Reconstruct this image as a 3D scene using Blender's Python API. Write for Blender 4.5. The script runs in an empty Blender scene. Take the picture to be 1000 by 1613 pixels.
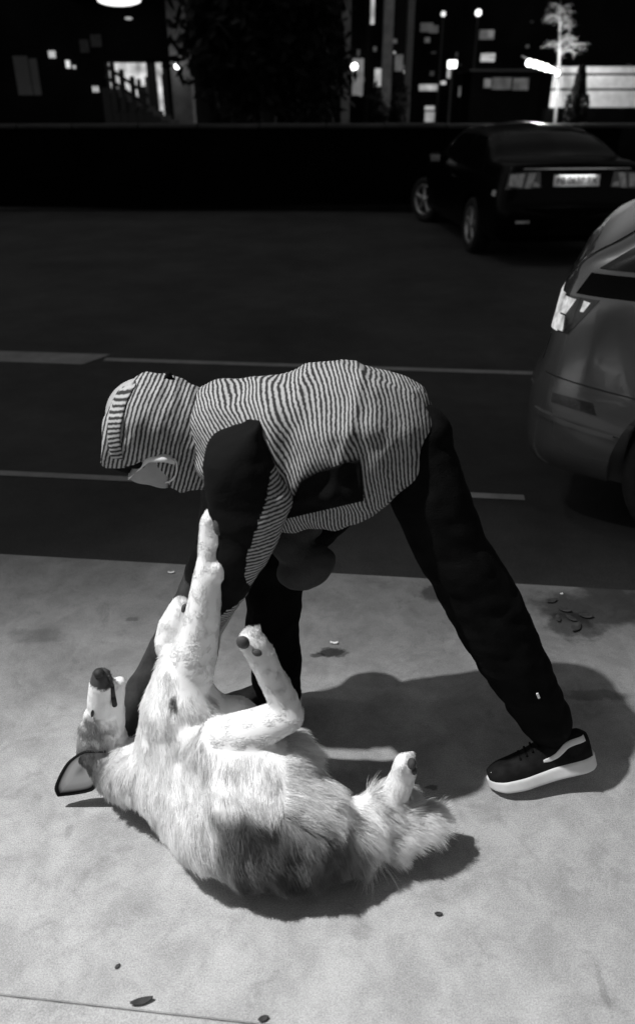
import bpy, bmesh, math, random
import numpy as np
from mathutils import Vector, Matrix, noise
from mathutils.bvhtree import BVHTree

random.seed(7)
np.random.seed(7)
R = math.radians
scene = bpy.context.scene
C = scene.collection

# ------------------------------------------------------------------ camera
PW, PH = 1000.0, 1613.0
FPX, HORIZON, CAM_H = 1200.0, 155.0, 1.6
PITCH = math.atan((PH / 2 - HORIZON) / FPX)
cam_d = bpy.data.cameras.new('camera')
cam = bpy.data.objects.new('camera', cam_d)
C.objects.link(cam)
cam.location = (0, 0, CAM_H)
cam.rotation_euler = (R(90) - PITCH, 0, 0)
cam_d.sensor_fit = 'VERTICAL'
cam_d.sensor_height = 24.0
cam_d.lens = 24.0 * FPX / PH
cam_d.clip_start = 0.05
cam_d.clip_end = 2000
cam_d.dof.use_dof = True
cam_d.dof.focus_distance = 2.0
cam_d.dof.aperture_fstop = 1.5
scene.camera = cam

# ------------------------------------------------------------------ sky (night, monochrome like the photograph)
world = bpy.data.worlds.new('World')
scene.world = world
world.use_nodes = True
wn, wl = world.node_tree.nodes, world.node_tree.links
wn.clear()
sky = wn.new('ShaderNodeTexSky')
sky.sky_type = 'NISHITA'
sky.sun_disc = False
SUN_EL, SUN_AZ = R(58), R(-88)
sky.sun_elevation = SUN_EL
sky.sun_rotation = SUN_AZ
bw = wn.new('ShaderNodeRGBToBW')
bg = wn.new('ShaderNodeBackground')
bg.inputs['Strength'].default_value = 0.066
wo = wn.new('ShaderNodeOutputWorld')
wl.new(sky.outputs[0], bw.inputs[0])
wl.new(bw.outputs[0], bg.inputs[0])
wl.new(bg.outputs[0], wo.inputs[0])

sun_d = bpy.data.lights.new('sun', 'SUN')
sun_d.energy = 0.16
sun_d.angle = R(3)
sun = bpy.data.objects.new('sun', sun_d)
C.objects.link(sun)
_sd = Vector((math.sin(SUN_AZ) * math.cos(SUN_EL), math.cos(SUN_AZ) * math.cos(SUN_EL), math.sin(SUN_EL)))
sun.rotation_euler = (-_sd).to_track_quat('-Z', 'Y').to_euler()
sun.location = (0, 0, 30)

LAMP_POS = Vector((-2.45, 1.24, 5.0))
LAMP_AIM = Vector((0.0, -0.3, 0.0))
LAMP_W = 1720.0
LAMP_CONE = R(74)

vs = scene.view_settings
vs.view_transform = 'Standard'
vs.look = 'None'
vs.exposure = 0.0
vs.gamma = 1.0
vs.use_curve_mapping = False
scene.render.engine = 'CYCLES'
scene.cycles.use_denoising = True
scene.cycles.max_bounces = 6
scene.cycles.sample_clamp_indirect = 3.0

# ------------------------------------------------------------------ pixel helpers: real 3-D points at a chosen depth or height
FW = np.array([0, math.cos(PITCH), -math.sin(PITCH)])
UP = np.array([0, math.sin(PITCH), math.cos(PITCH)])
CAMP = np.array([0, 0, CAM_H])


def P(u, v, y=None, z=None):
    d = FW + np.array([1, 0, 0]) * ((u - PW / 2) / FPX) + UP * ((PH / 2 - v) / FPX)
    t = y / d[1] if y is not None else (z - CAM_H) / d[2]
    return CAMP + d * t


def V(a):
    return Vector((float(a[0]), float(a[1]), float(a[2])))


# ------------------------------------------------------------------ materials
def new_mat(name):
    m = bpy.data.materials.new(name)
    m.use_nodes = True
    nt = m.node_tree
    b = nt.nodes['Principled BSDF']
    return m, nt, b


def grey(v):
    return (v, v, v, 1)


def mat(name, v, rough=0.6, metal=0.0, spec=0.5, coat=0.0, var=0.25, scale=12.0, bump=0.0, bscale=80.0, detail=4):
    m, nt, b = new_mat(name)
    b.inputs['Roughness'].default_value = rough
    b.inputs['Metallic'].default_value = metal
    b.inputs['Specular IOR Level'].default_value = spec
    b.inputs['Coat Weight'].default_value = coat
    b.inputs['Coat Roughness'].default_value = 0.05
    tc = nt.nodes.new('ShaderNodeTexCoord')
    n = nt.nodes.new('ShaderNodeTexNoise')
    n.inputs['Scale'].default_value = scale
    n.inputs['Detail'].default_value = detail
    nt.links.new(tc.outputs['Object'], n.inputs['Vector'])
    mr = nt.nodes.new('ShaderNodeMapRange')
    mr.inputs['From Min'].default_value = 0.3
    mr.inputs['From Max'].default_value = 0.7
    mr.inputs['To Min'].default_value = v * (1 - var)
    mr.inputs['To Max'].default_value = v * (1 + var)
    nt.links.new(n.outputs['Fac'], mr.inputs['Value'])
    nt.links.new(mr.outputs[0], b.inputs['Base Color'])
    if bump:
        n2 = nt.nodes.new('ShaderNodeTexNoise')
        n2.inputs['Scale'].default_value = bscale
        n2.inputs['Detail'].default_value = 6
        nt.links.new(tc.outputs['Object'], n2.inputs['Vector'])
        bp = nt.nodes.new('ShaderNodeBump')
        bp.inputs['Strength'].default_value = bump
        bp.inputs['Distance'].default_value = 0.01
        nt.links.new(n2.outputs['Fac'], bp.inputs['Height'])
        nt.links.new(bp.outputs[0], b.inputs['Normal'])
    return m


def emit(name, v, strength=1.0, var=0.0, scale=8.0):
    m, nt, b = new_mat(name)
    b.inputs['Base Color'].default_value = grey(0.05)
    b.inputs['Emission Color'].default_value = grey(v)
    b.inputs['Emission Strength'].default_value = strength
    if var:
        tc = nt.nodes.new('ShaderNodeTexCoord')
        n = nt.nodes.new('ShaderNodeTexNoise')
        n.inputs['Scale'].default_value = scale
        n.inputs['Detail'].default_value = 5
        nt.links.new(tc.outputs['Object'], n.inputs['Vector'])
        mr = nt.nodes.new('ShaderNodeMapRange')
        mr.inputs['From Min'].default_value = 0.35
        mr.inputs['From Max'].default_value = 0.65
        mr.inputs['To Min'].default_value = v * (1 - var)
        mr.inputs['To Max'].default_value = v
        nt.links.new(n.outputs['Fac'], mr.inputs['Value'])
        nt.links.new(mr.outputs[0], b.inputs['Emission Color'])
    return m


def concrete_mat(name, base, stains=(), kerb_dirt_falloff=False):
    """Worn concrete: blotches, speckle, fine pits and a few stains at fixed places."""
    m, nt, b = new_mat(name)
    N, L = nt.nodes, nt.links
    b.inputs['Roughness'].default_value = 0.85
    b.inputs['Specular IOR Level'].default_value = 0.25
    geo = N.new('ShaderNodeNewGeometry')

    def noise_tex(scale, detail=6, rough=0.6, dist=0.0):
        n = N.new('ShaderNodeTexNoise')
        n.inputs['Scale'].default_value = scale
        n.inputs['Detail'].default_value = detail
        n.inputs['Roughness'].default_value = rough
        n.inputs['Distortion'].default_value = dist
        L.new(geo.outputs['Position'], n.inputs['Vector'])
        return n.outputs['Fac']

    def rng(src, a, c, lo, hi):
        r = N.new('ShaderNodeMapRange')
        r.interpolation_type = 'SMOOTHSTEP'
        r.inputs['From Min'].default_value = a
        r.inputs['From Max'].default_value = c
        r.inputs['To Min'].default_value = lo
        r.inputs['To Max'].default_value = hi
        L.new(src, r.inputs['Value'])
        return r.outputs[0]

    def mul(a, c):
        x = N.new('ShaderNodeMath')
        x.operation = 'MULTIPLY'
        L.new(a, x.inputs[0])
        if isinstance(c, float):
            x.inputs[1].default_value = c
        else:
            L.new(c, x.inputs[1])
        return x.outputs[0]

    col = rng(noise_tex(1.6, 8, 0.6, 0.6), 0.32, 0.68, 0.86, 1.08)
    col = mul(col, rng(noise_tex(8.5, 8, 0.72, 0.4), 0.3, 0.7, 0.80, 1.12))
    col = mul(col, rng(noise_tex(320, 3, 0.8), 0.28, 0.72, 0.66, 1.32))
    col = mul(col, rng(noise_tex(30, 4, 0.7), 0.2, 0.42, 0.72, 1.0))
    if kerb_dirt_falloff:                             # kerb grime, with the lamp's falloff painted into the colour
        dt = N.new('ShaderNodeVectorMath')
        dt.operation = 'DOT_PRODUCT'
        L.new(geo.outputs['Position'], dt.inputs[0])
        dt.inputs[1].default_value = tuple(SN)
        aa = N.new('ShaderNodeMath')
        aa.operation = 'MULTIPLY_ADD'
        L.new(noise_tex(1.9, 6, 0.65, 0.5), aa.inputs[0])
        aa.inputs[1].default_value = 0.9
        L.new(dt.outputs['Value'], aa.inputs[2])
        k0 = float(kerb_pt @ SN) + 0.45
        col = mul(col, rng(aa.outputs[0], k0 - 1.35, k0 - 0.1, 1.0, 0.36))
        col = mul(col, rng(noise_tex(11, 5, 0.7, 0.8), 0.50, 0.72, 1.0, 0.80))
    for (cx, cy, rx, ry, dark, ns) in stains:
        sub = N.new('ShaderNodeVectorMath')
        sub.operation = 'SUBTRACT'
        sub.inputs[1].default_value = (cx, cy, 0)
        L.new(geo.outputs['Position'], sub.inputs[0])
        dv = N.new('ShaderNodeVectorMath')
        dv.operation = 'DIVIDE'
        dv.inputs[1].default_value = (rx, ry, 1)
        L.new(sub.outputs[0], dv.inputs[0])
        ln = N.new('ShaderNodeVectorMath')
        ln.operation = 'LENGTH'
        L.new(dv.outputs[0], ln.inputs[0])
        ad = N.new('ShaderNodeMath')
        ad.operation = 'MULTIPLY_ADD'
        L.new(noise_tex(ns, 4, 0.6), ad.inputs[0])
        ad.inputs[1].default_value = 1.6
        L.new(ln.outputs['Value'], ad.inputs[2])
        col = mul(col, rng(ad.outputs[0], 1.35, 1.85, dark, 1.0))
    col = mul(col, base)
    L.new(col, b.inputs['Base Color'])
    bp = N.new('ShaderNodeBump')
    bp.inputs['Strength'].default_value = 0.35
    bp.inputs['Distance'].default_value = 0.004
    L.new(noise_tex(140, 8, 0.7), bp.inputs['Height'])
    bp2 = N.new('ShaderNodeBump')
    bp2.inputs['Strength'].default_value = 0.3
    bp2.inputs['Distance'].default_value = 0.02
    L.new(noise_tex(5, 4, 0.5), bp2.inputs['Height'])
    L.new(bp2.outputs[0], bp.inputs['Normal'])
    L.new(bp.outputs[0], b.inputs['Normal'])
    return m


def stripe_mat(name, light=0.37, dark=0.034, period=0.0088, panel=0.0045):
    """Woven stripes running along the 'stripe' coordinate; 'panel' = plain dark cloth panels."""
    m, nt, b = new_mat(name)
    N, L = nt.nodes, nt.links
    b.inputs['Roughness'].default_value = 0.9
    b.inputs['Specular IOR Level'].default_value = 0.1
    at = N.new('ShaderNodeAttribute')
    at.attribute_name = 'stripe'
    geo = N.new('ShaderNodeNewGeometry')
    n = N.new('ShaderNodeTexNoise')
    n.inputs['Scale'].default_value = 14
    n.inputs['Detail'].default_value = 3
    L.new(geo.outputs['Position'], n.inputs['Vector'])
    n3 = N.new('ShaderNodeTexNoise')
    n3.inputs['Scale'].default_value = 130
    n3.inputs['Detail'].default_value = 2
    L.new(geo.outputs['Position'], n3.inputs['Vector'])
    ma = N.new('ShaderNodeMath')
    ma.operation = 'MULTIPLY_ADD'
    L.new(n.outputs['Fac'], ma.inputs[0])
    ma.inputs[1].default_value = 0.006
    L.new(at.outputs['Fac'], ma.inputs[2])
    mb = N.new('ShaderNodeMath')
    mb.operation = 'MULTIPLY_ADD'
    L.new(n3.outputs['Fac'], mb.inputs[0])
    mb.inputs[1].default_value = 0.0045
    L.new(ma.outputs[0], mb.inputs[2])
    dv = N.new('ShaderNodeMath')
    dv.operation = 'MULTIPLY'
    L.new(mb.outputs[0], dv.inputs[0])
    dv.inputs[1].default_value = 2 * math.pi / period
    sn = N.new('ShaderNodeMath')
    sn.operation = 'SINE'
    L.new(dv.outputs[0], sn.inputs[0])
    mr = N.new('ShaderNodeMapRange')
    mr.interpolation_type = 'SMOOTHSTEP'
    mr.inputs['From Min'].default_value = -0.6
    mr.inputs['From Max'].default_value = 0.7
    mr.inputs['To Min'].default_value = dark
    mr.inputs['To Max'].default_value = light
    L.new(sn.outputs[0], mr.inputs['Value'])
    ap = N.new('ShaderNodeAttribute')
    ap.attribute_name = 'panel'
    mx = N.new('ShaderNodeMix')
    mx.data_type = 'FLOAT'
    st = N.new('ShaderNodeMapRange')
    st.inputs['From Min'].default_value = 0.42
    st.inputs['From Max'].default_value = 0.58
    L.new(ap.outputs['Fac'], st.inputs['Value'])
    L.new(st.outputs[0], mx.inputs[0])
    L.new(mr.outputs[0], mx.inputs[2])
    mx.inputs[3].default_value = panel
    L.new(mx.outputs[0], b.inputs['Base Color'])
    bp = N.new('ShaderNodeBump')
    bp.inputs['Strength'].default_value = 0.3
    bp.inputs['Distance'].default_value = 0.003
    L.new(n3.outputs['Fac'], bp.inputs['Height'])
    L.new(bp.outputs[0], b.inputs['Normal'])
    return m


def tone_mat(name, rough=0.8, spec=0.2):
    m, nt, b = new_mat(name)
    at = nt.nodes.new('ShaderNodeAttribute')
    at.attribute_name = 'tone'
    nt.links.new(at.outputs['Fac'], b.inputs['Base Color'])
    b.inputs['Roughness'].default_value = rough
    b.inputs['Specular IOR Level'].default_value = spec
    return m


# ------------------------------------------------------------------ object helpers
def link(name, me, m=None, parent=None, smooth=False, base=None):
    o = bpy.data.objects.new(name, me)
    C.objects.link(o)
    if m is not None:
        me.materials.clear()
        me.materials.append(m)
    if smooth:
        me.polygons.foreach_set('use_smooth', [True] * len(me.polygons))
    if base is not None:                      # origin at the thing's base
        base = Vector(base)
        me.transform(Matrix.Translation(-base))
        o.location = base
    if parent is not None:
        attach(o, parent)
    return o


def world_of(o):
    m = o.matrix_basis.copy()
    if o.parent:
        m = world_of(o.parent) @ o.matrix_parent_inverse @ m
    return m


def attach(o, parent):
    o.parent = parent
    o.matrix_parent_inverse = world_of(parent).inverted()


def tag(o, label, cat, group=None):
    o['label'] = label
    o['category'] = cat
    if group:
        o['group'] = group
    return o


def struct(o):
    o['kind'] = 'structure'
    return o


def empty(name, loc, label, cat, group=None):
    o = bpy.data.objects.new(name, None)
    C.objects.link(o)
    o.location = Vector(loc)
    o.empty_display_size = 0.2
    return tag(o, label, cat, group)


def mesh_from(verts, faces, name='mesh'):
    me = bpy.data.meshes.new(name)
    me.from_pydata([tuple(map(float, v)) for v in verts], [], faces)
    me.update()
    return me


def fix_normals(me):
    bm = bmesh.new()
    bm.from_mesh(me)
    bmesh.ops.recalc_face_normals(bm, faces=bm.faces)
    bm.to_mesh(me)
    bm.free()
    return me


def box(bm, c, s, M=None):
    vs = []
    for dx in (-.5, .5):
        for dy in (-.5, .5):
            for dz in (-.5, .5):
                p = Vector((c[0] + dx * s[0], c[1] + dy * s[1], c[2] + dz * s[2]))
                vs.append(bm.verts.new(M @ p if M else p))
    for f in ((0, 1, 3, 2), (4, 6, 7, 5), (0, 4, 5, 1), (2, 3, 7, 6), (0, 2, 6, 4), (1, 5, 7, 3)):
        bm.faces.new([vs[i] for i in f])
    return vs


def box_mesh(c, s, bevel=0.0, M=None, segs=2):
    bm = bmesh.new()
    box(bm, c, s, M)
    bmesh.ops.recalc_face_normals(bm, faces=bm.faces)
    if bevel:
        bmesh.ops.bevel(bm, geom=bm.edges[:], offset=bevel, segments=segs, affect='EDGES', profile=0.5)
    me = bpy.data.meshes.new('box')
    bm.to_mesh(me)
    bm.free()
    return me


def bm_mesh(bm, normals=True):
    if normals:
        bmesh.ops.recalc_face_normals(bm, faces=bm.faces)
    me = bpy.data.meshes.new('mesh')
    bm.to_mesh(me)
    bm.free()
    return me


def cyl(bm, p0, p1, r0, r1=None, seg=12):
    r1 = r0 if r1 is None else r1
    p0, p1 = Vector(p0), Vector(p1)
    d = p1 - p0
    q = d.to_track_quat('Z', 'Y').to_matrix().to_4x4()
    M = Matrix.Translation((p0 + p1) / 2) @ q
    return bmesh.ops.create_cone(bm, cap_ends=True, segments=seg, radius1=r0, radius2=r1, depth=d.length, matrix=M)


def ball(bm, c, r, seg=14, rings=10, M=None):
    mt = Matrix.Translation(Vector(c))
    if M is not None:
        mt = mt @ M
    return bmesh.ops.create_uvsphere(bm, u_segments=seg, v_segments=rings, radius=r, matrix=mt)


def chain(bm, pts, seg=14):
    """pts: [(xyz, r), ...] overlapping balls and cones for a voxel fuse"""
    for i, (p, r) in enumerate(pts):
        ball(bm, p, r, seg, 10)
        if i:
            q, rq = pts[i - 1]
            if (Vector(p) - Vector(q)).length > 1e-4:
                cyl(bm, q, p, rq, r, seg)


def apply_mods(o):
    dg = bpy.context.evaluated_depsgraph_get()
    dg.update()
    me = bpy.data.meshes.new_from_object(o.evaluated_get(dg))
    o.modifiers.clear()
    old = o.data
    o.data = me
    bpy.data.meshes.remove(old)
    return me


def fuse(bm, voxel=0.006, smooth=8, sub=0):
    me = bpy.data.meshes.new('fuse')
    bmesh.ops.recalc_face_normals(bm, faces=bm.faces)
    bm.to_mesh(me)
    bm.free()
    o = bpy.data.objects.new('fuse_tmp', me)
    C.objects.link(o)
    md = o.modifiers.new('r', 'REMESH')
    md.mode = 'VOXEL'
    md.voxel_size = voxel
    md.use_smooth_shade = True
    if smooth:
        s = o.modifiers.new('s', 'SMOOTH')
        s.factor = 0.5
        s.iterations = smooth
    me = apply_mods(o)
    bpy.data.objects.remove(o)
    return me


def coords(me):
    a = np.empty(len(me.vertices) * 3)
    me.vertices.foreach_get('co', a)
    return a.reshape(-1, 3)


def normals_of(me):
    a = np.empty(len(me.vertices) * 3)
    me.vertices.foreach_get('normal', a)
    return a.reshape(-1, 3)


def set_coords(me, a):
    me.vertices.foreach_set('co', np.ascontiguousarray(a, dtype=np.float64).ravel())
    me.update()


def attr(me, name, vals):
    a = me.attributes.get(name) or me.attributes.new(name, 'FLOAT', 'POINT')
    a.data.foreach_set('value', np.asarray(vals, dtype=np.float32).ravel())


def nz(p, s, seed=0.0):
    return noise.noise(Vector((p[0] * s + seed, p[1] * s + 3.7 * seed, p[2] * s - seed)))


def sstep(x, a, b):
    t = np.clip((x - a) / (b - a), 0, 1)
    return t * t * (3 - 2 * t)


def pchip(x, y, xi):
    """monotone cubic interpolation; y may have trailing dims"""
    x = np.asarray(x, float)
    y = np.asarray(y, float)
    sh = y.shape[1:]
    y = y.reshape(len(x), -1)
    h = np.diff(x)[:, None]
    d = np.diff(y, axis=0) / h
    m = np.zeros_like(y)
    for i in range(1, len(x) - 1):
        w1, w2 = 2 * h[i] + h[i - 1], h[i] + 2 * h[i - 1]
        ok = d[i - 1] * d[i] > 0
        with np.errstate(divide='ignore', invalid='ignore'):
            v = (w1 + w2) / (w1 / d[i - 1] + w2 / d[i])
        m[i] = np.where(ok, v, 0)
    m[0], m[-1] = d[0], d[-1]
    xi = np.asarray(xi, float)
    k = np.clip(np.searchsorted(x, xi, side='right') - 1, 0, len(x) - 2)
    t = ((xi - x[k]) / h[k, 0])[:, None]
    hk = h[k]
    r = ((2 * t**3 - 3 * t**2 + 1) * y[k] + (t**3 - 2 * t**2 + t) * hk * m[k]
         + (-2 * t**3 + 3 * t**2) * y[k + 1] + (t**3 - t**2) * hk * m[k + 1])
    return r.reshape((len(xi),) + sh)


def loft(rings, caps=True):
    n = len(rings[0])
    verts = [p for r in rings for p in r]
    faces = []
    for i in range(len(rings) - 1):
        for j in range(n):
            k = (j + 1) % n
            faces.append((i * n + j, i * n + k, (i + 1) * n + k, (i + 1) * n + j))
    if caps:
        for idx, flip in ((0, True), (len(rings) - 1, False)):
            c = len(verts)
            verts.append(np.mean(rings[idx], axis=0))
            for j in range(n):
                k = (j + 1) % n
                f = (idx * n + j, idx * n + k, c)
                faces.append(f[::-1] if flip else f)
    return fix_normals(mesh_from(verts, faces))


def bvh_of(me):
    bm = bmesh.new()
    bm.from_mesh(me)
    t = BVHTree.FromBMesh(bm)
    bm.free()
    return t


def project_patch(bvh, quad, origin_fn, direction, offset, nx=10, ny=10, thick=0.006):
    """quad of four 2-D corners (a,b,c,d) -> curved plate following a surface, with thickness."""
    fn = quad if callable(quad) else None
    if not fn:
        a, b, c, d = [np.array(q, float) for q in quad]
    dirv = Vector(direction).normalized()
    top, ok = [], True
    for j in range(ny + 1):
        for i in range(nx + 1):
            s, t = i / nx, j / ny
            q = np.array(fn(s, t), float) if fn else (a * (1 - s) + b * s) * (1 - t) + (d * (1 - s) + c * s) * t
            o = origin_fn(q)
            h = bvh.ray_cast(o, dirv)
            if h[0] is None:
                nr = bvh.find_nearest(o + dirv * 1.0)
                hp = nr[0]
            else:
                hp = h[0]
            top.append(hp - dirv * offset)
    n = len(top)
    verts = [tuple(p) for p in top] + [tuple(p + dirv * thick) for p in top]
    faces = []
    w = nx + 1
    for j in range(ny):
        for i in range(nx):
            k = j * w + i
            faces.append((k, k + 1, k + w + 1, k + w))
            faces.append((n + k, n + k + w, n + k + w + 1, n + k + 1))
    bd = [i for i in range(nx)] + [nx + j * w for j in range(ny)] + [ny * w + nx - i for i in range(nx)] + [(ny - j) * w for j in range(ny)]
    for i in range(len(bd)):
        p, q = bd[i], bd[(i + 1) % len(bd)]
        faces.append((p, n + p, n + q, q))
    return fix_normals(mesh_from(verts, faces))


# ================================================================== SETTING
STREET = R(-6.0)                              # the street runs slightly across the picture
SD = np.array([math.cos(STREET), math.sin(STREET), 0])
SN = np.array([-math.sin(STREET), math.cos(STREET), 0])
ROAD_Z = -0.11
kerb_pt = P(500, 901, z=0.0)                  # a point on the kerb edge


def S(along, across, z):
    """street coordinates: along the kerb, across (0 = kerb edge, + = road side)"""
    return np.array([kerb_pt[0], kerb_pt[1], 0]) + SD * along + SN * across + np.array([0, 0, z])


def to_street(p):
    d = np.asarray(p) - np.array([kerb_pt[0], kerb_pt[1], 0])
    return float(d @ SD), float(d @ SN)


def flat_quad(al0, al1, ac0, ac1, z, n=1):
    v = []
    for j in range(2):
        for i in range(n + 1):
            v.append(S(al0 + (al1 - al0) * i / n, (ac0, ac1)[j], z))
    f = [(i, i + 1, n + 1 + i + 1, n + 1 + i) for i in range(n)]
    return mesh_from(v, f)


M_ground = mat('dark_earth', 0.01, 0.95, var=0.4, scale=0.5, bump=0.4, bscale=6)
struct(link('ground', flat_quad(-400, 400, -60, 600, ROAD_Z - 0.06), M_ground))

# asphalt
M_asphalt, _nt, _b = new_mat('asphalt')
_N, _L = _nt.nodes, _nt.links
_b.inputs['Roughness'].default_value = 0.9
_b.inputs['Specular IOR Level'].default_value = 0.2
_g = _N.new('ShaderNodeNewGeometry')


def _n(scale, det=5, r=0.6):
    n = _N.new('ShaderNodeTexNoise')
    n.inputs['Scale'].default_value = scale
    n.inputs['Detail'].default_value = det
    n.inputs['Roughness'].default_value = r
    _L.new(_g.outputs['Position'], n.inputs['Vector'])
    return n.outputs['Fac']


def _r(src, a, b, lo, hi):
    r = _N.new('ShaderNodeMapRange')
    r.inputs['From Min'].default_value = a
    r.inputs['From Max'].default_value = b
    r.inputs['To Min'].default_value = lo
    r.inputs['To Max'].default_value = hi
    _L.new(src, r.inputs['Value'])
    return r.outputs[0]


def _m(a, b):
    x = _N.new('ShaderNodeMath')
    x.operation = 'MULTIPLY'
    _L.new(a, x.inputs[0])
    if isinstance(b, float):
        x.inputs[1].default_value = b
    else:
        _L.new(b, x.inputs[1])
    return x.outputs[0]


_c = _m(_r(_n(0.9, 8, 0.7), 0.3, 0.7, 0.6, 1.35), _r(_n(180, 3, 0.8), 0.25, 0.75, 0.45, 1.6))
_c = _m(_c, _r(_n(5, 5), 0.3, 0.7, 0.85, 1.12))
_L.new(_m(_c, 0.028), _b.inputs['Base Color'])
_bp = _N.new('ShaderNodeBump')
_bp.inputs['Strength'].default_value = 0.5
_bp.inputs['Distance'].default_value = 0.006
_L.new(_n(160, 6, 0.75), _bp.inputs['Height'])
_L.new(_bp.outputs[0], _b.inputs['Normal'])

struct(link('road', flat_quad(-120, 120, 0.0, 11.5, ROAD_Z), M_asphalt))
M_pave_far = mat('far_pavement', 0.008, 0.9, spec=.05, var=0.3, scale=2, bump=0.3)
struct(link('far_pavement', mesh_from(*(lambda q: (q, [(0, 1, 2, 3), (4, 7, 6, 5), (0, 4, 5, 1)]))(
    [S(-120, 11.5, ROAD_Z + .10), S(120, 11.5, ROAD_Z + .10), S(120, 60, ROAD_Z + .10), S(-120, 60, ROAD_Z + .10),
     S(-120, 11.5, ROAD_Z - .05), S(120, 11.5, ROAD_Z - .05), S(120, 60, ROAD_Z - .05), S(-120, 60, ROAD_Z - .05)])), M_pave_far))

# painted markings (thin sheets 4 mm above the asphalt)
M_paint = concrete_mat('worn_road_paint', 0.18)


def marking(name, a0, a1, ac, w, z=0.004, skew=0.0):
    v = [S(a0, ac - w / 2, ROAD_Z + z), S(a1 - skew, ac - w / 2, ROAD_Z + z), S(a1, ac + w / 2, ROAD_Z + z), S(a0, ac + w / 2, ROAD_Z + z)]
    return struct(link(name, mesh_from(v, [(0, 1, 2, 3)]), M_paint))


def street_px(u, v):
    return to_street(P(u, v, z=ROAD_Z))


aA, cA = street_px(165, 569)
aA2, cA2 = street_px(845, 589)
aT, cT = street_px(165, 567)
marking('lane_marking', -60, aT, (cT), 0.26, skew=0.12)
marking('lane_line', aT, 40, (cA + cA2) / 2 + .02, 0.075)
aB, cB = street_px(120, 752)
aB2, cB2 = street_px(825, 784)
marking('lane_line', -60, aB2, (cB + cB2) / 2, 0.055)

# pavement of the near side: kerb, main field, front slabs beyond a joint
seam_a, seam_c = to_street(P(200, 1590, z=0))


def st_at(u, v, rx, ry, dark, ns):
    p = P(u, v, z=0)
    return (p[0], p[1], rx, ry, dark, ns)


M_pave = concrete_mat('pavement_concrete', 0.42, kerb_dirt_falloff=True, stains=(
    st_at(522, 1028, .052, .032, .16, 30), st_at(500, 1032, .03, .014, .3, 40),
    st_at(905, 985, .10, .10, .35, 14), st_at(960, 955, .30, .16, .30, 6), st_at(690, 935, .09, .06, .4, 18),
    st_at(570, 1468, .03, .02, .84, 60), st_at(108, 1310, .012, .03, .8, 60), st_at(950, 1560, .010, .06, .78, 40),
    st_at(680, 1240, .02, .01, .4, 60), st_at(210, 975, .03, .015, .6, 40),
    st_at(280, 985, .05, .02, .7, 30), st_at(60, 1000, .12, .05, .75, 12), st_at(935, 1095, .12, .03, .6, 20)))
M_joint = mat('joint_dirt', 0.16, 0.95, var=0.5, scale=30)


def slab_box(a0, a1, c0, c1, z1=0.0, th=0.09, bevel=0.004):
    q = [S(a0, c0, 0), S(a1, c0, 0), S(a1, c1, 0), S(a0, c1, 0)]
    bm = bmesh.new()
    lo = [bm.verts.new(V(p) + Vector((0, 0, z1 - th))) for p in q]
    hi = [bm.verts.new(V(p) + Vector((0, 0, z1))) for p in q]
    bm.faces.new(lo[::-1])
    bm.faces.new(hi)
    for i in range(4):
        k = (i + 1) % 4
        bm.faces.new((lo[i], lo[k], hi[k], hi[i]))
    bmesh.ops.recalc_face_normals(bm, faces=bm.faces)
    if bevel:
        bmesh.ops.bevel(bm, geom=[e for e in bm.edges if all(abs(v.co.z - z1) < 1e-5 for v in e.verts)], offset=bevel, segments=2, affect='EDGES')
    return bm_mesh(bm)


pav = struct(link('pavement', flat_quad(-60, 60, -12, -0.004, -0.004), M_joint))
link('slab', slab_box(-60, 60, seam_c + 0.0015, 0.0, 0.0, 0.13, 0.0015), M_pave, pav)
xs = [-60, to_street(P(-420, 1600, z=0))[0], to_street(P(684, 1600, z=0))[0], to_street(P(1500, 1600, z=0))[0], 60]
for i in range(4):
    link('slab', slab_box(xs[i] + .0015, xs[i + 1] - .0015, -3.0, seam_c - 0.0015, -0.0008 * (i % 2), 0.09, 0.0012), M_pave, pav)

# ------------------------------------------------------------------ the street lamp that lights the pavement (just outside the frame)
M_lampmetal = mat('lamp_metal', 0.18, 0.5, 0.6, bump=0.05)
lamp = empty('street_lamp', (LAMP_POS.x - 1.1, LAMP_POS.y + 0.55, 0), 'grey street lamp post with arm reaching over the pavement beside the kerb', 'street lamp')
bm = bmesh.new()
cyl(bm, (LAMP_POS.x - 1.1, LAMP_POS.y + .55, 0), (LAMP_POS.x - 1.1, LAMP_POS.y + .55, .5), .09, .08, 20)
cyl(bm, (LAMP_POS.x - 1.1, LAMP_POS.y + .55, .5), (LAMP_POS.x - 1.1, LAMP_POS.y + .55, 5.1), .065, .045, 20)
link('pole', bm_mesh(bm), M_lampmetal, lamp, True)
bm = bmesh.new()
cyl(bm, (LAMP_POS.x - 1.1, LAMP_POS.y + .55, 5.05), (LAMP_POS.x - .2, LAMP_POS.y + .1, 5.16), .03, .025, 14)
link('arm', bm_mesh(bm), M_lampmetal, lamp, True)
link('lamp_head', box_mesh((0, 0, 0), (.46, .2, .09), .03, Matrix.Translation(LAMP_POS + Vector((0, 0, .13))) @ Matrix.Rotation(R(-27), 4, 'Z')), M_lampmetal, lamp)
link('lens', box_mesh((0, 0, 0), (.3, .13, .02), .005, Matrix.Translation(LAMP_POS + Vector((0, 0, .07))) @ Matrix.Rotation(R(-27), 4, 'Z')), emit('lamp_lens', 1, 40), lamp)
ld = bpy.data.lights.new('street_lamp_light', 'SPOT')
ld.energy = LAMP_W
ld.spot_size = LAMP_CONE
ld.spot_blend = 1.0
ld.shadow_soft_size = 0.045
lo = bpy.data.objects.new('street_lamp_light', ld)
C.objects.link(lo)
lo.location = LAMP_POS
lo.rotation_euler = (LAMP_AIM - LAMP_POS).to_track_quat('-Z', 'Y').to_euler()
attach(lo, lamp)

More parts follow.
